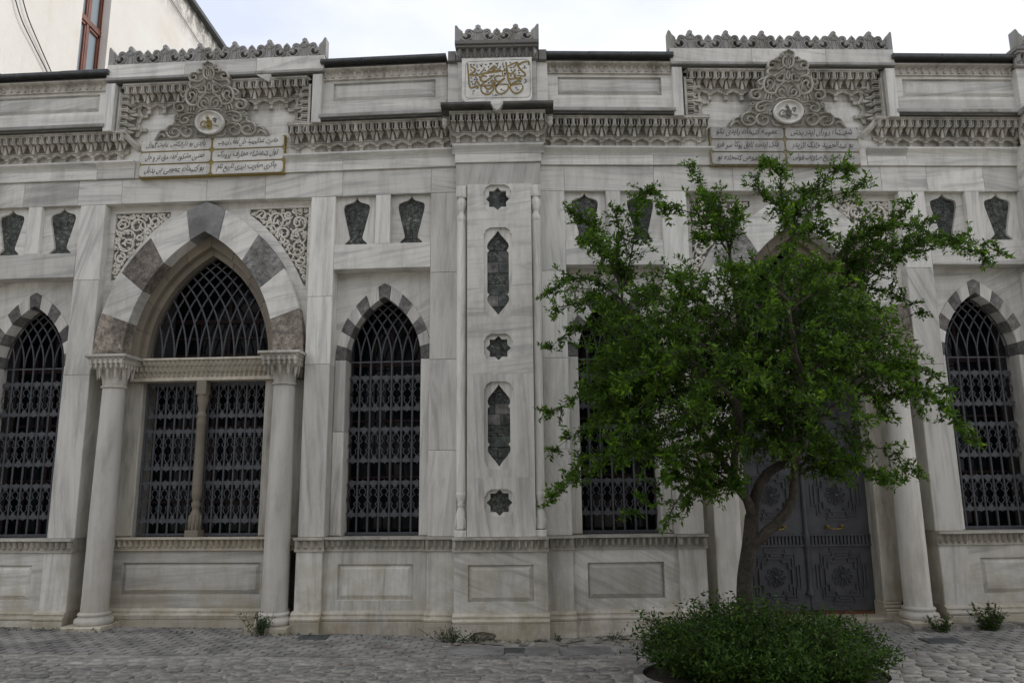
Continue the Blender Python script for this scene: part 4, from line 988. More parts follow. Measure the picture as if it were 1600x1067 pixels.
    for r_ in range(3):
        for cc in range(2):
            xa = q0+cc*ww+.012; xb = xa+ww-.024; za = z1-(r_+1)*hh+.010; zb = za+hh-.020; k = .028
            P = [(xa+k, za), (xb-k, za), (xb-k*.5, za+k*.35), (xb-k*.1, za+k*.9), (xb, za+k*1.5), (xb, zb-k*1.5), (xb-k*.1, zb-k*.9), (xb-k*.5, zb-k*.35), (xb-k, zb), (xa+k, zb), (xa+k*.5, zb-k*.35), (xa+k*.1, zb-k*.9), (xa, zb-k*1.5), (xa, za+k*1.5), (xa+k*.1, za+k*.9), (xa+k*.5, za+k*.35)]
            m = M(); m.prism(P, yp-.014, yp+.01, .004); part('verse_panel', m, MARBLE if s < 0 else MARBLE_DARK2, W, pl, ang=0, tone=.55)
            t = TXT[W][r_][1 if cc == 0 else 0]
            me = text_mesh(t, (xb-xa)*.84, hh*.62, INK)
            o = link('lettering', me, pl, Matrix.Translation(((xa+xb)/2, yp-.0165, (za+zb)/2+.004)))

wing('L', -1); wing('R', 1)

# ------------------------------------------------------------------ central buttress (unturned)
def centre():
    W = 'C'; c = .015
    # pedestal
    plinth(W, c-.545, c+.545, .16, chip=True); dado(W, c-.53, c+.53, c-.375, c+.375, .2, .9, -.16, .335, .745, .86, .6)
    m = M(); m.box(c-.53, c+.53, -.10, .3, .2, .9); part('buttress_core', m, MARBLE, W)
    string(W, c-.55, c+.55, .18)
    # chipped foot of the plinth
    # shaft: back slab, face with sunk stars
    for z0, z1 in ((1.05, 2.9), (2.9, 4.3), (4.3, 5.32)):
        slabpart(W, c-.53, c+.53, z0, z1, .0, .3, .5, name='buttress_slab')
    xs0, xs1 = c-.385, c+.405
    cx = c-.01
    def quatre(z0, z1, hw=.172):
        k = .062; hw2 = hw
        A = [(-hw2+k, z0), (hw2-k, z0), (hw2-k, z0+.012)]+[(hw2-k+k*math.sin(t)*.95, z0+.012+k*(1-math.cos(t))) for t in (R(30), R(60), R(90))]
        def corner(px, pz, sx, sz):
            # step, quarter round, step
            return [(px, pz+sz*k*1.3), (px-sx*.012, pz+sz*k*1.3)]+[(px-sx*(.012+k*.9*(1-math.cos(t))), pz+sz*(k*1.3-k*1.1*math.sin(t))) for t in (R(30), R(60), R(88))]+[(px-sx*(.012+k*1.0), pz)]
        P = corner(hw2, z0, 1, 1)[::-1]+corner(hw2, z1, 1, -1)+corner(-hw2, z1, -1, -1)[::-1]+corner(-hw2, z0, -1, 1)
        return [(cx+x, z) for x, z in P]
    def star(zc, r=.150):
        P = []
        for i in range(16):
            a = math.pi*i/8; rr = r if i % 2 == 0 else r*.765; P.append((cx+rr*math.cos(a), zc+rr*math.sin(a)))
        return P
    def cart(z0, z1, hw=.132):
        h = [(0, z0), (-.035, z0+.05), (-.09, z0+.115), (-hw+.006, z0+.165), (-hw-.003, z0+.20), (-hw+.004, z0+.235), (-hw+.024, z0+.258), (-hw, z0+.285), (-hw, z0+.30)]
        h += [(-x, z) for x, z in []]
        top = [(x, z1-(z-z0)) for x, z in h[::-1]]
        left = h+top
        P = left+[(-x, z) for x, z in left[-2:0:-1]]
        return [(cx+x, z) for x, z in P]
    holes = [(5.14-.175, 5.14+.172, 's'), (3.625, 4.756, 'c'), (3.083, 3.419, 's'), (1.816, 2.842, 'c'), (1.283, 1.588, 's')]
    slabsz = [1.055, 2.87, 4.27, 5.32]
    for k in range(3):
        a, b = slabsz[k], slabsz[k+1]
        hs = [h for h in holes if a-.05 < h[0] and h[1] < b+.05]
        # cartouches that cross a joint get the joint moved below them
    cuts = [1.055, 1.72, 2.93, 3.55, 4.87, 5.32]
    for k in range(5):
        a, b = cuts[k], cuts[k+1]; hs = [h for h in holes if h[0] > a and h[1] < b]
        m = M(); m.plate([(xs0, a), (xs1, a), (xs1, b), (xs0, b)], [quatre(h[0], h[1]) for h in hs], -.17, .02, -.134)
        part('buttress_face_slab', m, MARBLE, W, ang=(.5, .5, .06, .05, .06)[k], tone=.6)
        for h in hs:
            zc = (h[0]+h[1])/2; inner = star(zc) if h[2] == 's' else cart(h[0]+.03, h[1]-.03)
            m = M(); m.plate(quatre(h[0], h[1]), [inner], -.135, -.09, -.09); par = part('sunk_star' if h[2] == 's' else 'sunk_cartouche', m, MARBLE, W, tone=.7)
            nr = 1 if h[2] == 's' else 8
            for i in range(nr):
                za = h[0]+(h[1]-h[0])*i/nr; zb = h[0]+(h[1]-h[0])*(i+1)/nr; cuts2 = [cx-.16, cx+random.uniform(-.06, .06), cx+.16] if nr > 1 and random.random() < .6 else [cx-.16, cx+.16]
                for j in range(len(cuts2)-1):
                    mm = M(); mm.slab(cuts2[j], cuts2[j+1], za, zb, -.102+random.uniform(0, .015), -.04, .006, .001); part('infill_stone', mm, random.choice((BRECCIA, BRECCIA, BRECCIA2, DARKSTONE if nr > 1 else BRECCIA)), W, par)
    slabpart(W, c-.53, c+.53, 5.32, 5.62, -.125, .3, .45, tone=.1, name='buttress_slab')
    # corner colonnettes
    for sd in (-1, 1):
        x = c+sd*.462; y = -.075; r = .056; m = M()
        m.lathe(x, y, [(r, 1.55), (r*.98, 3.4), (r*.95, 4.86)], 14)
        m.lathe(x, y, [(r*1.12, 1.14), (r*1.1, 1.2), (r*1.0, 1.31), (r*.62, 1.375), (r*.55, 1.40), (r*.8, 1.415), (r*.55, 1.43), (r*.85, 1.47), (r*1.0, 1.51), (r*1.05, 1.53), (r*1.05, 1.55), (r, 1.55)], 14)
        m.lathe(x, y, [(r*.95, 4.86), (r*1.05, 4.87), (r*1.05, 4.90), (r*.95, 4.93), (r*.6, 4.97), (r*.55, 5.0), (r*.8, 5.015), (r*.75, 5.03), (r*1.1, 5.08), (r*1.1, 5.13), (r*.9, 5.16), (r*1.2, 5.2)], 14)
        m.slab(x-.066, x+.066, 5.17, 5.32, y-.062, y+.06, .006); m.slab(x-.07, x+.07, 1.05, 1.13, y-.08, y+.06, .006)
        for i in range(5):
            t = -.05+.025*i; m.tube([(x+t*1.2, y-.055+abs(t)*.3, 1.14), (x+t, y-.05+abs(t)*.3, 1.26)], .0085, 4); m.box(x+t-.005, x+t+.005, y-.068, y-.06, 5.19, 5.30)
        part('corner_colonnette', m, MARBLE, W, ang=.5, tone=.9)
    # bands
    slabpart(W, c-.545, c+.545, 5.62, 5.735, -.15, .3, 0, name='architrave_block')
    m = M(); m.prof(c-.575, c+.575, [(.15, 5.735), (.155, 5.76), (.17, 5.785), (.20, 5.82), (.205, 5.825), (.205, 5.855)]); part('architrave_moulding', m, MARBLE, W, ang=0)
    muq_row(W, c-.60, c+.60, 5.86, -.155, sc=.98)
    m = M(); m.box(c-.52, c+.52, -.15, .2, 5.85, 6.3); part('buttress_core', m, MARBLE_DARK, W)
    for sd in (-1, 1):   # returns of the muqarnas round the sides, drops on the corners
        par = link('muqarnas_cornice', None, BLD); rot = Matrix.Rotation(R(90)*sd, 4, 'Z')
        vein(link('muqarnas_cell', MUQ, par, Matrix.Translation((c+sd*.51, -.10, 5.86)) @ rot))
        m = M(); m.lathe(c+sd*.66, -.30, [(.001, 6.0), (.02, 6.03), (.032, 6.07), (.024, 6.09), (.035, 6.1), (.035, 6.13)], 8); part('corner_drop', m, MARBLE_CARVED, W, par)
    m = M(); m.box(c-.68, c+.68, -.33, .3, 6.225, 6.25); part('ledge_underside', m, CRUST_SHADE, W)
    for sd in (-1, 1):
        m = M(); m.slab(*sorted((c+sd*.075, c+sd*.70)), 6.245, 6.30, -.44, .3, .014); part('ledge_slab', m, CRUST_SHADE, W, ang=0)
    slabpart(W, c-.50, c+.50, 6.30, 6.96, -.235, .3, 0, name='parapet_slab'); m = M(); m.box(c-.40, c+.40, -.34, -.2, 6.31, 6.88); part('plaque_backing', m, MARBLE_DARK, W)
    for sd in (-1, 1): slabpart(W, *sorted((c+sd*.50, c+sd*.64)), 6.30, 6.96, -.19, .3, 0, name='parapet_slab')
    m = M(); egg_band(m, c-.52, c+.52, .27, 6.95, 7.13, .09); part('buttress_cornice', m, MARBLE_DARKER, W, kind='stuff')
    for i in range(10): pass
    m = M()
    for i in range(11):
        x = c-.47+i*.094; m.lathe(x, -.31, [(.001, 6.955), (.014, 6.965), (.017, 6.98), (.01, 6.997)], 6)
    part('bead_row', m, MARBLE_DARKER, W, kind='stuff')
    slabpart(W, c-.535, c+.535, 7.13, 7.18, -.36, .3, 0, mt=MARBLE_DARKER, name='coping_slab')
    for sd in (-1, 1):
        x0, x1 = sorted((c+sd*.53, c+sd*.63)); slabpart(W, x0, x1, 6.96, 7.10, -.25, .3, 0, mt=MARBLE_DARKER, name='coping_slab')
    cresting(W, c-.52, c+.52, -.30, 7.19, .85)
    # gilded inscription plaque with a pendant lip
    yp = -.415; z0, z1 = 6.285, 6.895; hw = .437
    P = [(-hw, z1), (-hw, z0+.08), (-hw+.02, z0+.03), (-hw+.08, z0), (-.10, z0-.012), (-.065, z0-.03), (-.04, z0-.07), (0, z0-.10), (.04, z0-.07), (.065, z0-.03), (.10, z0-.012), (hw-.08, z0), (hw-.02, z0+.03), (hw, z0+.08), (hw, z1)]
    m = M(); m.prism([(c+x, z) for x, z in P], yp, -.33, .006); pl = part('inscription_plaque', m, MARBLE, W, ang=.02, tone=.8, label='white marble plaque with gilded Arabic calligraphy')
    S = .000615; Z = .00063
    def q(x, y): return (c+(x-745)*S, 6.892-(y-10)*Z)
    ST = [([(160,130),(166,250),(184,450),(198,600),(222,652),(300,640),(352,618),(378,650),(340,668)],22), ([(215,190),(310,250),(302,300),(226,362),(250,388),(400,372),(550,342),(800,312),(965,296)],25), ([(1400,182),(1396,118),(1330,112),(1250,142),(1188,190),(1220,262),(1322,372),(1322,412),(1270,422),(1160,402)],22),
      ([(940,112),(955,250),(970,350),(988,480),(1028,592),(1080,604),(1200,586),(1262,600)],25), ([(1035,604),(1022,680),(1080,768),(1150,790),(1230,752),(1278,680),(1268,622)],19), ([(800,580),(742,620),(728,700),(782,780),(852,796),(940,742),(986,670),(972,604),(900,590),(812,592)],20),
      ([(448,604),(430,660),(452,750),(530,800),(612,780),(680,700),(692,640)],20), ([(545,418),(480,402),(424,440),(432,492),(500,532),(600,470),(705,384)],22), ([(842,418),(780,402),(718,440),(730,502),(782,532),(912,458)],20), ([(905,462),(800,560),(732,632),(700,598)],20),
      ([(975,206),(1080,152),(1182,126),(1076,244)],17), ([(556,318),(640,242),(700,196),(722,230),(672,262),(640,242)],20), ([(600,316),(740,276)],14), ([(736,318),(806,250),(832,196)],13), ([(418,336),(480,274),(500,216)],13), ([(975,340),(1042,370),(1100,320),(1138,276)],20),
      ([(1008,480),(1240,466),(1180,520),(1060,578)],26), ([(300,596),(330,528),(356,520),(400,592),(450,612),(690,604),(706,546),(660,502),(632,540),(692,572)],22), ([(508,638),(562,688),(640,662),(694,604)],22), ([(862,330),(870,400),(900,418),(942,336)],14), ([(1150,420),(1100,420),(1138,364)],14), ([(440,610),(470,570),(530,520)],20), ([(1085,360),(1120,420),(1100,440)],10)]
    SM = [([(1310,478),(1344,520),(1300,580)],15), ([(262,800),(264,740),(282,706),(300,722)],9), ([(820,690),(850,702)],22), ([(858,722),(905,712)],9), ([(520,748),(582,744),(560,730)],10), ([(540,710),(548,726)],16), ([(1112,668),(1140,662),(1132,690)],9), ([(1146,712),(1190,696)],9),
      ([(402,150),(432,182),(460,130)],13), ([(432,182),(440,214)],12), ([(726,120),(756,150),(782,112)],13), ([(756,150),(764,190)],11), ([(592,392),(618,412),(648,382)],12), ([(350,270),(372,292),(398,262)],12), ([(1008,220),(1030,244),(1052,214)],12), ([(350,150),(342,190),(366,220)],11), ([(880,112),(862,156),(892,180)],11), ([(590,132),(650,134),(620,150),(600,168)],13), ([(1260,246),(1360,250)],10), ([(215,420),(250,466)],10), ([(205,250),(240,290)],10), ([(565,200),(590,196),(576,240)],10), ([(1010,110),(1040,140)],12), ([(740,200),(760,260)],9)]
    DOT = [(220,152),(282,156),(238,518),(256,572),(322,430),(344,468),(298,470),(1042,292),(1120,280),(1188,300),(1200,352),(1032,410),(515,285),(582,552),(1220,536),(525,155),(885,210),(905,262),(820,285),(1315,215),(395,420),(330,340),(902,352)]
    m = M(); md = M()
    for P, wd in ST:
        pts = [q(x, y) for x, y in smooth_pts(P, 4)]; m.ribbon(pts, wd*S*1.05, yp-.0065, yp); md.ribbon([(x-.003, z+.003) for x, z in pts], wd*S*1.75, yp-.0035, yp)
    for P, wd in SM: md.ribbon([q(x, y) for x, y in smooth_pts(P, 3)], wd*S*1.3, yp-.0045, yp)
    for k, (x, y) in enumerate(DOT):
        a, b = q(x, y); r = .012; md.prism([(a+r, b), (a, b+r), (a-r, b), (a, b-r)][::-1], yp-.005, yp)
    part('gilded_calligraphy', m, GOLD, W, pl, kind='stuff'); part('calligraphy_outline', md, INK, W, pl, kind='stuff')
    me = text_mesh('١٣٠١', .075, .024, INK, shear=0); link('date_numerals', me, pl, Matrix.Translation((c-.02, yp-.004, q(0, 824)[1])))
    m = M(); F = [q(*t) for t in ((110,150),(130,110),(180,86),(700,70),(1330,56),(1395,80),(1420,130),(1425,780),(1400,850),(1340,872),(180,872),(120,850),(100,780))]
    m.tube([(x, yp-.001, z) for x, z in F], .0028, 4, True); part('plaque_border', m, INKG, W, pl)
centre()

# ------------------------------------------------------------------ body of the building behind the front (dark rooms, roof)
for W, s in (('L', -1), ('R', 1)):
    x0, x1 = rng(s, 0, XEND+.8)
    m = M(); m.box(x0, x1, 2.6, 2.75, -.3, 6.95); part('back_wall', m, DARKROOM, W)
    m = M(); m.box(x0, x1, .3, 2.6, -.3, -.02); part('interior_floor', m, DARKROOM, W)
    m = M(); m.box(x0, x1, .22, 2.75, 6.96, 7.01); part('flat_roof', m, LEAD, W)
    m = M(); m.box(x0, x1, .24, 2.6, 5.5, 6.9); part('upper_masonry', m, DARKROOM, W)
    xe = s*(XEND+.75); m = M(); m.box(min(xe, xe+s*.1), max(xe, xe+s*.1), .25, 2.75, -.3, 6.96); part('end_wall', m, MARBLE, W)
    # masonry backing between openings so no light leaks in
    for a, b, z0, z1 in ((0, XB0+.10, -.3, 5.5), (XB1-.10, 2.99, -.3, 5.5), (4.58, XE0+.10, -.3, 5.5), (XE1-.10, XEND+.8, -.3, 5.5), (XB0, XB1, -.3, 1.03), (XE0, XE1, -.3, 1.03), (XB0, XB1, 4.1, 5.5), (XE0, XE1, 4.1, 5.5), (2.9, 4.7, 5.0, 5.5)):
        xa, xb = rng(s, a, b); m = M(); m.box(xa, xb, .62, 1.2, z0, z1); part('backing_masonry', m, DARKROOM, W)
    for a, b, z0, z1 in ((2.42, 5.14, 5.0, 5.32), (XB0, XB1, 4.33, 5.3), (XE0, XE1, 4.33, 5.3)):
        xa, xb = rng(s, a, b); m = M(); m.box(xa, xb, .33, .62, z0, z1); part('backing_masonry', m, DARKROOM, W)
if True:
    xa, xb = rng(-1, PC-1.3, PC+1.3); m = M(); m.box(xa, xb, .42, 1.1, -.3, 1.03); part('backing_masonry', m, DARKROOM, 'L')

# ------------------------------------------------------------------ ground
def gz(x): return -.055+(.016*-x if x < 0 else .010*x) if abs(x) < 7 else (-.055+.112 if x < 0 else -.055+.07)
def gmesh(name, xs, ys, off, mt):
    m = M(); n = len(xs); m.add([(x, y, gz(x)+off) for y in ys for x in xs], [(j*n+i, j*n+i+1, (j+1)*n+i+1, (j+1)*n+i) for j in range(len(ys)-1) for i in range(n-1)]); return m.mesh(name, mt)
XS = [-600, -60, -20]+[-7+i*.5 for i in range(29)]+[20, 60, 600]
pav = link('pavement', gmesh('pavement', XS, [-600, -60, -10, 0, 3, 5, 6, 7, 8, 9, 10, 12, 20, 60, 900], -.0085, JOINT)); pav['kind'] = 'structure'; pav['label'] = 'grey cobbled forecourt with sandy joints'
COB = []
rnd = random.Random(11)
def cobble_shape(w_, d_, k):
    m = M(); rr = random.Random(k); P = []
    for i, (sx, sy) in enumerate(((-1,-1),(-.5,-1),(.5,-1),(1,-1),(1,-.4),(1,.4),(1,1),(.5,1),(-.5,1),(-1,1),(-1,.4),(-1,-.4))):
        cut = .84 if abs(sx) == 1 and abs(sy) == 1 else 1.
        P.append((sx*.5*cut*(1+rr.uniform(-.06, .04)), sy*.5*cut*(1+rr.uniform(-.06, .04))))
    n = len(P); top = [(x*.90, y*.88, .0+rr.uniform(-.002, .003)) for x, y in P]; mid = [(x, y, -.009) for x, y in P]; bot = [(x*1.02, y*1.02, -.05) for x, y in P]
    m.add(top+mid+bot+[(0, 0, .003)], [(i, (i+1) % n, 3*n) for i in range(n)]+[(q+i, q+n+i, q+n+(i+1) % n, q+(i+1) % n) for q in (0, n) for i in range(n)], True)
    return m.mesh('cobblestone', PAVE)
COB = [cobble_shape(1, 1, k) for k in range(7)]
BEDX, BEDY, BEDA, BEDB = 1.97, 6.92, 1.02, .68
def in_bed(x, y): return ((x-BEDX)/(BEDA+.12))**2+((y-BEDY)/(BEDB+.12))**2 < 1
def warp(x, y):
    # courses swing from running up to the right on the far left to level in the middle and down on the right
    return y+ (.0 if abs(x) < .5 else .085*(abs(x)-.5)**1.25*(1 if x < 0 else -.0))*0
stones = []
y = 4.6; row = 0
while y < 7.98:
    d = rnd.uniform(.125, .155); x = -7.4+rnd.uniform(0, .2)
    while x < 6.9:
        w_ = rnd.uniform(.15, .25); cx, cy = x+w_/2, y+d/2
        yy = cy+.10*math.sin(cx*.55+.6)
        if yy < 7.98 and not in_bed(cx, yy): stones.append((cx, yy, w_-.016, d-.014, math.atan(.055*math.cos(cx*.55+.6))+rnd.uniform(-.03, .03)))
        x += w_
    y += d; row += 1
def vis(cx, cy):
    return cy > 6.55 and abs(cx+.2) < cy*.70
vs_ = sorted([s_ for s_ in stones if vis(s_[0], s_[1])], key=lambda t: t[1])
near, far = vs_[:300], vs_[300:]+[s_ for s_ in stones if not vis(s_[0], s_[1])]
for k, (x, y_, w_, d, a) in enumerate(near):
    T = Matrix.Translation((x, y_, gz(x)+rnd.uniform(-.006, .004))) @ Euler((rnd.uniform(-.03, .03), rnd.uniform(-.03, .03), a)).to_matrix().to_4x4() @ Matrix.Diagonal((w_, d, 1, 1))
    link('cobblestone', COB[k % 7], pav, T)
m = M()
for k, (x, y_, w_, d, a) in enumerate(far):
    me = COB[k % 7]; T = Matrix.Translation((x, y_, gz(x)+rnd.uniform(-.006, .004))) @ Matrix.Rotation(a, 4, 'Z') @ Matrix.Diagonal((w_, d, 1, 1))
    m.add([T @ v.co for v in me.vertices], [tuple(p.vertices) for p in me.polygons], True)
o = link('cobblestone_field', m.mesh('cobblestone_field', PAVE), pav); o['kind'] = 'stuff'
# small interlocking pavers nearer the wall
m = M(); y = 8.02; row = 0
while y < 9.45:
    x = -7.6+(row % 2)*.09
    while x < 7.2:
        if not (-.95 < x < 6.8 and y > 8.13 and y < 9.3 and x < 1.45) and not in_bed(x, y):
            z = gz(x)+rnd.uniform(-.002, .003)
            P = [(x, y), (x+.168, y), (x+.158, y+.05), (x+.168, y+.1), (x, y+.1), (x+.01, y+.05)] ; c = .005
            m.add([(a, b, z-.03) for a, b in P]+[(a+(x+.084-a)*.04, b+(y+.05-b)*.05, z) for a, b in P], [(6,7,8,9,10,11)]+[(i, (i+1) % 6, 6+(i+1) % 6, 6+i) for i in range(6)])
        x += .178
    y += .108; row += 1
o = link('small_paver_strip', m.mesh('small_paver_strip', PAVER), pav); o['kind'] = 'stuff'
# flagstones in front of the central buttress
FL = [-.86, -.26, .30, .84, 1.40]
for i in range(len(FL)-1):
    m = M(); z = gz(FL[i]); x0, x1 = FL[i]+.006, FL[i+1]-.006
    m.add([(x0, 8.17, z-.05), (x1, 8.15, z-.05), (x1, 8.60, z-.05), (x0, 8.60, z-.05), (x0+.004, 8.175, z+.004), (x1-.004, 8.155, z+.004), (x1-.004, 8.595, z+.004), (x0+.004, 8.595, z+.004)], [(4,5,6,7),(0,1,5,4),(1,2,6,5),(2,3,7,6),(3,0,4,7)])
    link('flagstone', m.mesh('flagstone', PAVER), pav)
m = M()
for i in range(60):
    x = rnd.uniform(-.85, 1.5); y_ = rnd.uniform(8.62, 9.1); r = rnd.uniform(.03, .09); z = gz(x); m.add([(x+r*rnd.uniform(.7, 1)*math.cos(a*.9), y_+r*rnd.uniform(.6, 1)*math.sin(a*.9), z+.003) for a in range(7)]+[(x, y_, z+.02)], [(i_, (i_+1) % 7, 7) for i_ in range(7)], True)
o = link('broken_mortar_strip', m.mesh('broken_mortar_strip', ROUGHBASE), pav); o['kind'] = 'stuff'
# rough stone footing showing right of the door
for i in range(7):
    m = M(); x0 = 2.75+i*.62; me = M(); r2 = random.Random(i)
    n = 6; vs = []
    for j in range(n+1):
        xx = x0+.60*j/n; vs += [(xx, -.33+r2.uniform(-.03, .03), -.1), (xx, -.31+r2.uniform(-.025, .03), .035+r2.uniform(-.015, .012)), (xx, -.05, .04)]
    me.add(vs, [(3*j+k, 3*j+3+k, 3*j+4+k, 3*j+1+k) for j in range(n) for k in range(2)]+[(0, 1, 2), (3*n+2, 3*n+1, 3*n)], True); part('footing_stone', me, ROUGHBASE, 'R')

# drain covers
def cover(x, y, w_, label):
    z = gz(x)+.006; m = M(); m.add([(x-w_, y-.13, z-.02), (x+w_, y-.13, z-.02), (x+w_, y+.13, z-.02), (x-w_, y+.13, z-.02), (x-w_+.01, y-.12, z+.006), (x+w_-.01, y-.12, z+.006), (x+w_-.01, y+.12, z+.006), (x-w_+.01, y+.12, z+.006)], [(4,5,6,7),(0,1,5,4),(1,2,6,5),(2,3,7,6),(3,0,4,7)])
    m.tube([(x+.09*math.cos(a*math.pi/8)*w_/.13, y+.07*math.sin(a*math.pi/8), z+.007) for a in range(16)], .004, 4, True)
    o = link('drain_cover', m.mesh('drain_cover', LEAD)); tagt(o, label, 'drain cover', 'metal drain covers set in the paving along the wall')
cover(-5.72, 9.55, .19, 'dark drain cover in the small pavers before the far left column base')
cover(-2.42, 8.98, .17, 'dark drain cover before the plinth between left column and narrow window')
cover(-.18, 8.38, .13, 'square drain cover in the flagstones before the central buttress')
cover(4.3, 8.55, .19, 'dark drain cover in the paving before the plinth right of the door')

# ------------------------------------------------------------------ neighbour: cream plastered house
HX = -9.0
H = link('cream_plastered_house', None); H.location = (HX, 14, 0); tagt(H, 'tall cream plastered house with a red framed window rising behind the library roof', 'building')
WY0, WY1, WZ0, WZ1 = 14.02, 14.98, 9.3, 13.6
m = M()
def wq(a, b, c_, d): m.add([(0, a-14, c_), (0, b-14, c_), (0, b-14, d), (0, a-14, d)], [(0, 1, 2, 3)])
EY0 = 9.9; EY1 = 22
wq(EY0, WY0, -1, 14.55); wq(WY1, EY1, -1, 14.55); wq(WY0, WY1, -1, WZ0); wq(WY0, WY1, WZ1, 14.55)
m.add([(0, EY1-14, -1), (-9, EY1-14, -1), (-9, EY1-14, 14.55), (0, EY1-14, 14.55)], [(0, 1, 2, 3)]); m.add([(0, EY0-14, -1), (-9, EY0-14, -1), (-9, EY0-14, 14.55), (0, EY0-14, 14.55)], [(0, 1, 2, 3)])
for a, b, z0, z1 in ((WY0, WY0, WZ0, WZ1), (WY1, WY1, WZ0, WZ1)): m.add([(0, a-14, z0), (-.32, a-14, z0), (-.32, a-14, z1), (0, a-14, z1)], [(0, 1, 2, 3)])
link('wall', m.mesh('house_wall', PLASTER), H)
m = M(); m.box(-9.1, .16, EY0-14-.1, EY1-14+.1, 14.55, 14.66); m.box(-9.1, .09, EY0-14, EY1-14, 14.66, 14.72); link('roof_coping', m.mesh('roof_coping', LEAD), H)
m = M(); wx = -.20; t = .055
ys = [WY0-14, (WY0+WY1)/2-14, WY1-14]
for i, yy in enumerate(ys): m.box(wx-.04, wx+.04, yy-t/2*(1 if i != 1 else 1.3), yy+t/2*(1 if i != 1 else 1.3), WZ0, WZ1)
for z in (WZ0, 11.36, WZ1): m.box(wx-.045, wx+.05, WY0-14, WY1-14, z-.06, z+.06)
wf = link('window', m.mesh('window', REDWOOD2), H)
for i in range(2):
    for a, b in ((WZ0, 11.3), (11.42, WZ1)):
        p = M(); y0, y1 = ys[i]+.04, ys[i+1]-.04; p.add([(wx-.01, y0, a), (wx-.01, y1, a), (wx-.01, y1, b), (wx-.01, y0, b)], [(0, 1, 2, 3)]); link('window_pane', p.mesh('window_pane', GLASS2), wf)
        # sash beads
        q = M()
        for yy in (y0+.02, y1-.02): q.box(wx-.03, wx+.03, yy-.022, yy+.022, a, b)
        q.box(wx-.03, wx+.03, y0, y1, b-.07, b-.02); link('sash', q.mesh('sash', REDWOOD2), wf)
def wire(pts, lab, r=.011):
    m = M(); P = smooth_pts(pts, 4); b0 = P[0]; m.tube([(x-b0[0], y-b0[1], z-b0[2]) for x, y, z in P], r, 5); o = link('wall_cable', m.mesh('wall_cable', WIRE), None, Matrix.Translation(b0)); tagt(o, lab, 'cable', 'thin cables hanging down the cream house wall'); return o
wire([(-8.96, 12.02, 10.2), (-8.95, 12.25, 9.9), (-8.96, 12.65, 9.65), (-8.96, 13.05, 9.4), (-8.96, 13.3, 9.2), (-8.96, 13.5, 8.8)], 'thin dark cable sagging down the cream wall, nearer the left edge')
wire([(-8.96, 12.15, 10.4), (-8.95, 12.4, 10.05), (-8.96, 12.8, 9.75), (-8.96, 13.2, 9.45), (-8.96, 13.45, 9.25), (-8.96, 13.7, 8.8)], 'thin dark cable sagging down the cream wall, nearer the red window')
wire([(-8.97, 17.45, 13.95), (-8.97, 18.4, 13.88), (-8.97, 19.4, 13.8), (-8.97, 20.3, 13.72), (-8.97, 21.2, 13.5)], 'thin cable running below the roof edge of the cream house, right of the red window', .008)

# ------------------------------------------------------------------ vegetation
import numpy as np
def leaf_mesh(name, pts, mt, size, seed, per=1, curl=.3):
    """pts: list of (position, direction, scale); each leaf is a folded pointed blade of two quads"""
    r = np.random.RandomState(seed); n = len(pts)
    P = np.array([p[0] for p in pts]); D = np.array([p[1] for p in pts]); S = np.array([p[2] for p in pts])*size
    D = D+r.normal(0, .55, (n, 3)); D /= np.linalg.norm(D, axis=1)[:, None]+1e-9
    U = np.cross(D, r.normal(0, 1, (n, 3))); U /= np.linalg.norm(U, axis=1)[:, None]+1e-9
    Nn = np.cross(D, U); S = (S*r.uniform(.45, 1.35, n))[:, None]
    w_ = .19
    v0 = P; v1 = P+D*S*.42+U*S*w_+Nn*S*.06; v2 = P+D*S-Nn*S*curl*.3; v3 = P+D*S*.42-U*S*w_+Nn*S*.06; vm = P+D*S*.5
    V = np.stack([v0, v1, v2, v3, vm], 1).reshape(-1, 3); F = []
    base = np.arange(n)*5
    F = np.stack([base, base+1, base+2, base+4, base, base+4, base+2, base+3], 1).reshape(-1, 4)
    me = bpy.data.meshes.new(name); me.vertices.add(len(V)); me.vertices.foreach_set('co', V.ravel()); me.loops.add(F.size); me.loops.foreach_set('vertex_index', F.ravel().astype(np.int32))
    me.polygons.add(len(F)); me.polygons.foreach_set('loop_start', np.arange(0, F.size, 4, dtype=np.int32)); me.update(calc_edges=True)
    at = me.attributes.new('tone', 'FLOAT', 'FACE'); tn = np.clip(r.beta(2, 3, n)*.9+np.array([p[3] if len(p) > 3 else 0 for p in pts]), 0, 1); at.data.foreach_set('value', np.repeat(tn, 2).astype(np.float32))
    me.materials.append(mt); return me

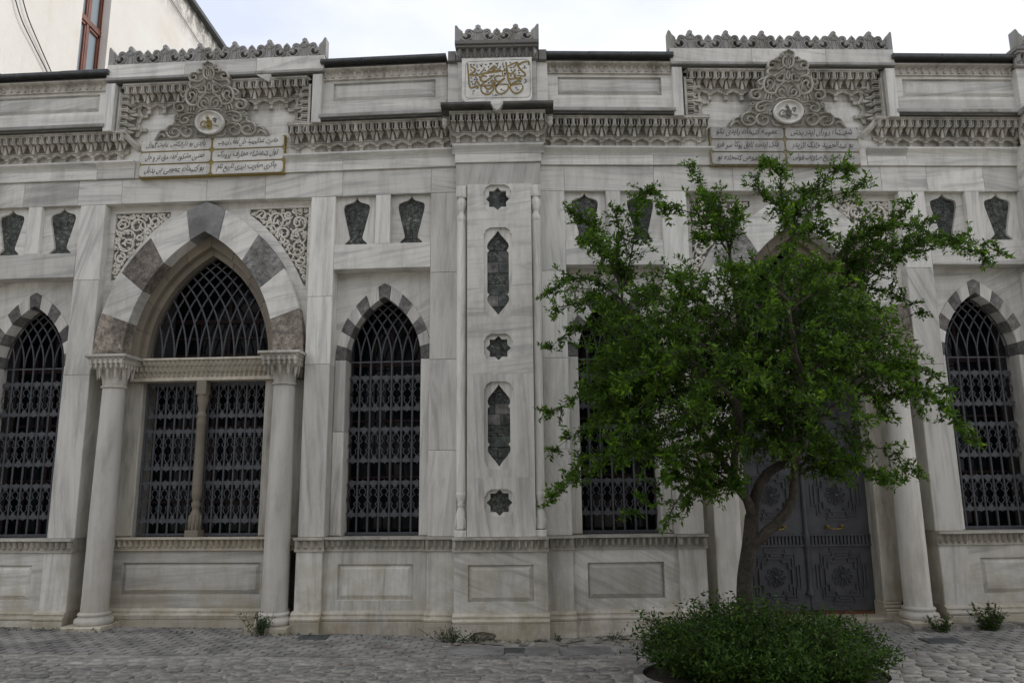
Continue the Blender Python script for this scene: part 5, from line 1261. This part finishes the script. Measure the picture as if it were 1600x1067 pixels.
TRUNK = [(1.93,7.4,-.05),(1.95,7.4,.22),(1.97,7.4,.53),(1.99,7.4,.78),(2.05,7.4,1.07),(2.09,7.4,1.33)]
LIMBS = [[(2.09,7.4,1.33),(2.03,7.35,1.47),(1.93,7.3,1.65),(1.91,7.2,1.88),(1.94,7.1,2.05),(1.85,7.0,2.39),(1.7,6.95,2.8)],
 [(2.09,7.4,1.33),(2.17,7.4,1.59),(2.31,7.45,1.74),(2.48,7.5,1.83),(2.55,7.5,2.01),(2.53,7.5,2.32),(2.22,7.4,2.81),(2.07,7.4,3.39),(2.01,7.3,3.82)],
 [(1.99,7.4,.78),(2.04,7.4,1.01),(2.18,7.35,1.15),(2.35,7.3,1.33),(2.46,7.3,1.53),(2.5,7.3,1.82),(2.63,7.3,2.06),(2.88,7.3,2.3),(3.2,7.3,2.6)],
 [(2.5,7.3,1.82),(2.48,7.3,2.18),(2.56,7.3,2.79),(2.64,7.3,3.48),(2.65,7.3,3.94)], [(2.48,7.5,1.83),(2.49,7.7,2.21),(2.9,7.9,2.89),(3.21,7.9,3.49)],
 [(1.93,7.3,1.65),(1.7,7.5,2.1),(1.4,7.8,2.6),(1.1,7.9,3.1),(1.0,7.8,3.6)], [(1.94,7.1,2.05),(1.8,6.6,2.3),(1.5,6.4,2.5)], [(2.55,7.5,2.01),(2.5,7.0,2.4),(2.3,6.5,2.7),(2.2,6.3,3.1)]]
LR = [(.048,.018),(.055,.016),(.060,.018),(.05,.016),(.04,.016),(.035,.014),(.03,.014),(.032,.014)]
TIPS=[(1.68,7.2,4.66),(1.92,7.8,4.68),(2.38,7.0,4.65),(2.5,7.7,4.9),(3.36,7.6,4.8),(3.17,6.9,4.37),(4.02,7.7,4.47),(4.21,7.2,3.91),(4.74,7.5,3.89),(4.86,7.9,3.92),(4.5,8.2,4.46),(4.18,8.4,4.12),(4.13,7.9,3.38),(4.0,7.4,2.54),(4.17,8.2,2.37),(3.99,7.0,2.02),(4.24,7.6,2.09),(3.54,7.2,1.72),(3.6,7.7,1.64),(3.14,6.9,1.66),(.5,7.5,4.35),(.55,7.0,3.91),(.78,8.1,4.45),(.24,7.3,3.49),(.26,7.6,3.0),(.29,7.0,3.25),(.23,7.2,2.29),(.29,7.9,1.99),(.21,7.0,1.5),(.46,7.5,1.73),(.36,8.1,1.61),(.94,7.3,1.37),(1.24,7.0,1.33),(1.58,7.8,1.41),(1.46,8.3,4.89),(.97,7.9,4.52),(1.35,7.0,4.24),(1.32,6.4,3.38),(.97,6.4,2.99),(.82,6.2,2.42),(.72,6.4,1.97),(1.17,6.1,2.61),(1.37,6.0,2.13),(1.14,6.5,1.7),(1.75,6.2,3.37),(2.24,6.3,3.79),(2.49,6.2,3.36),(1.92,6.0,2.89),(2.45,6.1,2.69),(2.97,6.4,3.07),(3.02,6.4,2.47),(2.69,6.2,2.14),(2.18,6.0,2.27),(1.76,5.9,2.42),(2.19,8.6,3.61),(2.98,8.5,4.08),(3.66,8.6,3.46),(4.1,8.5,3.13),(1.68,8.5,3.61),(1.15,8.4,3.94),(.97,8.4,2.99),(1.24,8.5,2.36),(1.72,8.5,2.59),(2.06,8.2,1.99),(2.47,8.0,2.04),(3.02,7.9,1.97),(3.66,8.5,2.69),(2.07,7.2,4.24),(2.93,7.6,4.59),(1.7,7.0,3.92),(2.27,7.4,3.52),(2.97,7.3,4.06),(3.57,7.8,4.16),(1.43,7.4,3.08),(1.14,7.6,2.86),(.78,7.4,2.45),(.69,7.8,2.18),(1.84,7.4,2.57),(2.41,7.4,2.81),(2.9,7.3,2.54),(3.4,7.4,2.3),(1.85,7.0,1.59),(1.62,7.2,1.71),(2.79,7.2,1.7)]
def make_tree():
    rn = random.Random(5); root = link('pomegranate_tree', None); base = Vector((1.93, 7.4, -.05)); root.location = base
    tagt(root, 'spreading green tree with a forked leaning trunk in front of the grey door', 'tree')
    loc = lambda p: tuple(Vector(p)-base)
    m = M(); P = smooth_pts(TRUNK, 4); n = len(P); m.tube([loc(p) for p in P], [.088-.024*(i/(n-1))**.7+.03*max(0, 1-i/5) for i in range(n)], 12)
    link('trunk', m.mesh('trunk', BARK), root)
    nodes = []
    for Lm, (r0, r1) in zip(LIMBS, LR):
        P = smooth_pts(Lm, 4); n = len(P); P = [(x+rn.gauss(0, .006), y+rn.gauss(0, .006), z) for x, y, z in P]
        m = M(); m.tube([loc(p) for p in P], [r0+(r1-r0)*i/(n-1) for i in range(n)], 9); link('limb', m.mesh('limb', BARK), root)
        nodes += [(Vector(p), i/(n-1)) for i, p in enumerate(P) if p[2] > 1.55]
    leaves = []; bmz = M()
    def sprig(p, d, ln, dens, out=0):
        """a leafy shoot"""
        n = max(4, int(ln/.05)); q = Vector(p); d = Vector(d).normalized(); pts = [q.copy()]
        for i in range(n):
            d = (d+Vector((rn.gauss(0, .12), rn.gauss(0, .12), rn.gauss(0, .10)-.01))).normalized(); q = q+d*(ln/n); pts.append(q.copy())
        bmz.tube([loc(a) for a in pts], [.005*(1-.6*i/n) for i in range(n+1)], 3)
        for i, a in enumerate(pts):
            for k in range(dens):
                dd = (d*.6+Vector((rn.gauss(0, .7), rn.gauss(0, .7), rn.gauss(0, .6)+.1))); o_ = a+Vector((rn.gauss(0, .012), rn.gauss(0, .012), rn.gauss(0, .012)))
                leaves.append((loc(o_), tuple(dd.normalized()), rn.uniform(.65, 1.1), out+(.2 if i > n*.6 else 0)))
    mids = []
    for T in TIPS:
        t = Vector(T)
        best = min(nodes, key=lambda nd: (nd[0]-t).length+.5*max(0, nd[0].z-t.z+.0)+.25*(1-nd[1]))[0]
        L_ = (t-best).length
        arch_ = Vector((0, 0, .20*L_)) if t.z < best.z+.9*L_ else Vector((0, 0, 0))
        pts = []; n = max(6, int(L_/.10)); w1 = Vector((rn.gauss(0, .05), rn.gauss(0, .05), rn.gauss(0, .04)))*L_
        for i in range(n+1):
            u = i/n; p = best.lerp(t, u)+arch_*math.sin(math.pi*u)+w1*math.sin(2*math.pi*u); pts.append(p)
        bmz.tube([loc(a) for a in pts], [.012*(1-.75*i/n) for i in range(n+1)], 4)
        for i, a in enumerate(pts):
            u = i/n; d = (pts[min(n, i+1)]-pts[max(0, i-1)]).normalized()
            if u > .18:
                for k in range(5): leaves.append((loc(a+Vector((rn.gauss(0, .03), rn.gauss(0, .03), rn.gauss(0, .03)))), tuple((d+Vector((rn.gauss(0, .8), rn.gauss(0, .8), rn.gauss(0, .6)))).normalized()), rn.uniform(.7, 1.1), .05))
                nsp = 3 if u < .7 else 2
                for k in range(nsp):
                    sd = (d*rn.uniform(.2, .9)+Vector((rn.gauss(0, .8), rn.gauss(0, .8), rn.gauss(.05, .7)))).normalized(); sprig(a, sd, rn.uniform(.12, .36)*(1.15-.7*u), 8, .12*u)
        sprig(pts[-1], (pts[-1]-pts[-3]), .12, 6, .1)
    # inner filling twigs
    cen = Vector((2.15, 7.35, 2.75))
    for k in range(1850):
        v = Vector((rn.gauss(0, 1), rn.gauss(0, 1), rn.gauss(0, 1))).normalized()*rn.random()**.5
        p = cen+Vector((v.x*1.42-.05, v.y*.9, v.z*1.0-.02))
        if p.z < 2.0+.12*math.sin(p.x*5): continue
        if noise.noise(p*1.9) < -.08: continue
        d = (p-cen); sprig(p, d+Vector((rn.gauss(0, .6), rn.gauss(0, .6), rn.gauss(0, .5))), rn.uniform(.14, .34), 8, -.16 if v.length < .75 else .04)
    link('twigs', bmz.mesh('twigs', BARK), root)['kind'] = 'stuff'
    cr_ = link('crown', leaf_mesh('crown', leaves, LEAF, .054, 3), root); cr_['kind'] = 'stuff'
    return len(leaves)
nleaf = make_tree(); print('leaves', nleaf)

def make_shrub():
    rn = random.Random(9); root = link('clipped_shrub', None); root.location = (BEDX, BEDY, gz(BEDX)); tagt(root, 'low dense dark green shrub filling the round bed at the foot of the tree', 'shrub')
    L_ = []; st = M()
    for k in range(1750):
        a = rn.uniform(0, 2*math.pi); rr = math.sqrt(rn.random()); x, y = rr*.90*math.cos(a), rr*.70*math.sin(a)
        top = (.70-.28*rr**2.2)*(.86+.30*noise.noise(Vector((x*2.2, y*2.2, 1)))+.16*noise.noise(Vector((x*7, y*7, 3))))
        base = Vector((x*.62, y*.62, .02)); tip = Vector((x*1.14, y*1.18, max(.03, top*rn.uniform(.55, 1.08)))); n = 7
        if k % 5 == 0: tip = tip*rn.uniform(1.03, 1.2)
        if k % 3 == 0: st.tube([tuple(base.lerp(tip, i/3)+Vector((0, 0, .05*math.sin(i)))) for i in range(4)], [.006, .005, .004, .002], 3)
        for i in range(2, n+1):
            p = base.lerp(tip, i/n)
            for j in range(6):
                d = Vector((rn.gauss(0, .7)+x*.4, rn.gauss(0, .7)+y*.4, rn.gauss(.2, .6))); L_.append((tuple(p+Vector((rn.gauss(0, .035), rn.gauss(0, .035), rn.gauss(0, .03)))), tuple(d.normalized()), rn.uniform(.6, 1.1), .2 if rn.random() < .06 else 0))
    link('stems', st.mesh('stems', BARK), root)['kind'] = 'stuff'
    link('foliage', leaf_mesh('foliage', L_, SHRUBLEAF, .047, 6), root)['kind'] = 'stuff'
make_shrub()
# planting bed with kerb stones
bed = link('planting_bed', None); bed.location = (BEDX, BEDY, gz(BEDX)); tagt(bed, 'oval planting bed with pale kerb stones under the shrub and tree', 'planting bed')
m = M(); n = 40; m.add([(BEDA*math.cos(2*math.pi*i/n), BEDB*math.sin(2*math.pi*i/n), .05) for i in range(n)]+[(0, 0, .08)], [(i, (i+1) % n, n) for i in range(n)], True); link('soil', m.mesh('soil', SOIL), bed)
KN = 18
for i in range(KN):
    a0, a1 = 2*math.pi*i/KN+.012, 2*math.pi*(i+1)/KN-.012; m = M(); Q = []
    for a in (a0, (a0+a1)/2, a1):
        for r_, z_ in ((1., -.15), (1., .085), (1.075, .085), (1.085, .07), (1.085, -.15)): Q.append((BEDA*r_*math.cos(a), (BEDB+ .0)*math.sin(a)*(1+(r_-1)*1.5), z_))
    m.add(Q, [(5*j+k, 5*j+5+k, 5*j+6+k, 5*j+1+k) for j in range(2) for k in range(4)]+[(0, 1, 2, 3, 4), (10, 14, 13, 12, 11)]); link('kerb_stone', m.mesh('kerb_stone', PAVER), bed)

def weed(name, x, y, z, w_, h_, label, seed, n=260, size=.04, mt=None, cat='weed', climb=False):
    rn = random.Random(seed); root = link(name, None); root.location = (x, y, z); tagt(root, label, cat, 'weeds growing at the foot of the wall'); L_ = []; st = M()
    k_ = 0
    for k in range(max(3, int(n/18))):
        a = rn.uniform(0, 6.28); tip = Vector((rn.gauss(0, .45)*w_, rn.gauss(0, .35)*w_*.6, rn.uniform(.35, 1)*h_)) if not climb else Vector((rn.gauss(0, .03), rn.gauss(0, .02), h_*(k+1)/(n/18)))
        base = Vector((tip.x*.35, tip.y*.3, 0)) if not climb else Vector((0, 0, max(0, tip.z-.15)))
        st.tube([tuple(base.lerp(tip, i/3)) for i in range(4)], .003, 3)
        for i in range(18):
            p = base.lerp(tip, rn.uniform(.15, 1)); L_.append((tuple(p+Vector((rn.gauss(0, .018), rn.gauss(0, .018), rn.gauss(0, .015)))), (rn.gauss(0, 1), rn.gauss(-.3, 1), rn.gauss(.2, .6)), rn.uniform(.5, 1.2), rn.uniform(-.1, .1)))
    link('stem', st.mesh('stem', BARK), root)['kind'] = 'stuff'
    link('leaves', leaf_mesh('leaves', L_, mt or WEEDLEAF, size, seed), root)['kind'] = 'stuff'
weed('weed_plant', -3.02, 9.08, gz(-3), .20, .27, 'leafy weed against the left portico column at its right base', 21, 420, .045)
weed('weed_plant', -.86, 8.80, gz(-.9), .26, .17, 'low feathery green weed at the left corner of the central buttress plinth', 22, 520, .03)
weed('weed_plant', -.62, 8.82, gz(-.9), .22, .10, 'very low creeping weed patch along the front of the central buttress plinth', 23, 220, .028)
weed('climbing_weed', -6.62, 9.70, gz(-6.6), .08, .42, 'thin climbing weed against the wall at the far left', 24, 200, .04, climb=True)
weed('weed_plant', 4.55, 9.05, gz(4.5), .17, .2, 'bushy weed before the right portico column plinth', 25, 420, .04, SHRUBLEAF)
weed('weed_plant', 5.12, 9.10, gz(5), .22, .30, 'largest dark green weed at the plinth right of the door', 26, 800, .045, SHRUBLEAF)
weed('weed_plant', .92, 8.92, gz(.9), .18, .09, 'small low weed at the plinth right of the central buttress', 27, 140, .03)
weed('weed_plant', .30, 8.84, gz(.3), .06, .13, 'sparse little weed before the right half of the central plinth', 28, 90, .028)
weed('weed_plant', -5.35, 9.42, gz(-5.3), .2, .05, 'flat green moss and weed under the leftmost column plinth', 29, 160, .025)

# fallen leaves
lf = random.Random(31); m = M(); spots = []
for i in range(150):
    u = lf.random(); x = lf.uniform(-4.6, 4.6); y = lf.uniform(6.7, 8.8) if u < .7 else lf.uniform(8.6, 8.9)
    if i % 3 == 0: x = lf.gauss(1.9, 1.3); y = lf.uniform(6.6, 8.2)
    if in_bed(x, y): continue
    z = gz(x)+.016; r = lf.uniform(.012, .030); a = lf.uniform(0, 6.28); c, s_ = math.cos(a), math.sin(a)
    P = [(-1, 0, 0), (0, .45, .25), (1.1, 0, .1), (0, -.45, .3)]
    m.add([(x+r*(px*c-py*s_), y+r*(px*s_+py*c), z+r*pz) for px, py, pz in P], [(0, 1, 2), (0, 2, 3)])
FALL = plain('dry_leaf', (.22, .10, .04), .8, 0, .6, 3)
o = link('fallen_leaves', m.mesh('fallen_leaves', FALL)); o['kind'] = 'stuff'; o['label'] = 'scattered dry brown leaves on the cobbles'

# ------------------------------------------------------------------ unseen houses added behind the viewpoint to block low sky light, mirrored in panes
for k, (x0, x1, h, mt) in enumerate(((-22, -8.2, 11, PLASTER), (-8, 5.5, 13.5, GREYSLAB), (5.7, 21, 10.5, PLASTER))):
    y = -13.; o = link('added_sky_blocker_house', None); o.location = ((x0+x1)/2, y, 0); cx = (x0+x1)/2
    tagt(o, ('low plastered house added across the square to block low sky, left one of three', 'tallest grey house added across the square to block low sky, in the middle', 'lowest plastered house added across the square to block low sky, right one of three')[k], 'building', 'unseen houses added to block the low sky')
    m = M(); nx = int((x1-x0)/2.4); st = (x1-x0)/nx; m.box(x0-cx, x1-cx, -8, 0, -1, h); link('wall', m.mesh('wall', mt), o)
    m = M(); m.box(x0-cx-.2, x1-cx+.2, -8.2, .35, h, h+.25); link('roof', m.mesh('roof', LEAD), o)
    for j in range(int(h/3.3)):
        for i in range(nx):
            wx = x0-cx+(i+.5)*st; m = M(); m.box(wx-.55, wx+.55, 0, .05, .9+j*3.3, 2.8+j*3.3); wf = link('window', m.mesh('window', REDWOOD2), o)
            p = M(); p.box(wx-.47, wx+.47, .05, .06, 1.0+j*3.3, 2.7+j*3.3); link('pane', p.mesh('pane', GLASS), wf)

# moss and seedlings in the joint at the foot of the wall
rn = random.Random(77); Lm = []
for i in range(520):
    x = rn.uniform(-6.3, 5.9)
    if noise.noise(Vector((x*1.3, 4, 2))) < -.05: continue
    yb = 9.2-.235-.048*abs(x+.34)*0+abs(x+.337)*math.tan(B)-(.16 if abs(x+.32) < .56 else 0)
    for j in range(5): Lm.append(((x+rn.gauss(0, .02), yb-.02+rn.gauss(0, .02), gz(x)+rn.uniform(0, .03)), (rn.gauss(0, 1), rn.gauss(-.3, .8), rn.uniform(.2, 1)), rn.uniform(.4, 1.1), rn.uniform(-.1, .1)))
o = link('moss_and_seedlings', leaf_mesh('moss_and_seedlings', Lm, WEEDLEAF, .028, 5)); o['kind'] = 'stuff'; o['label'] = 'moss and tiny seedlings in the joint at the foot of the wall'
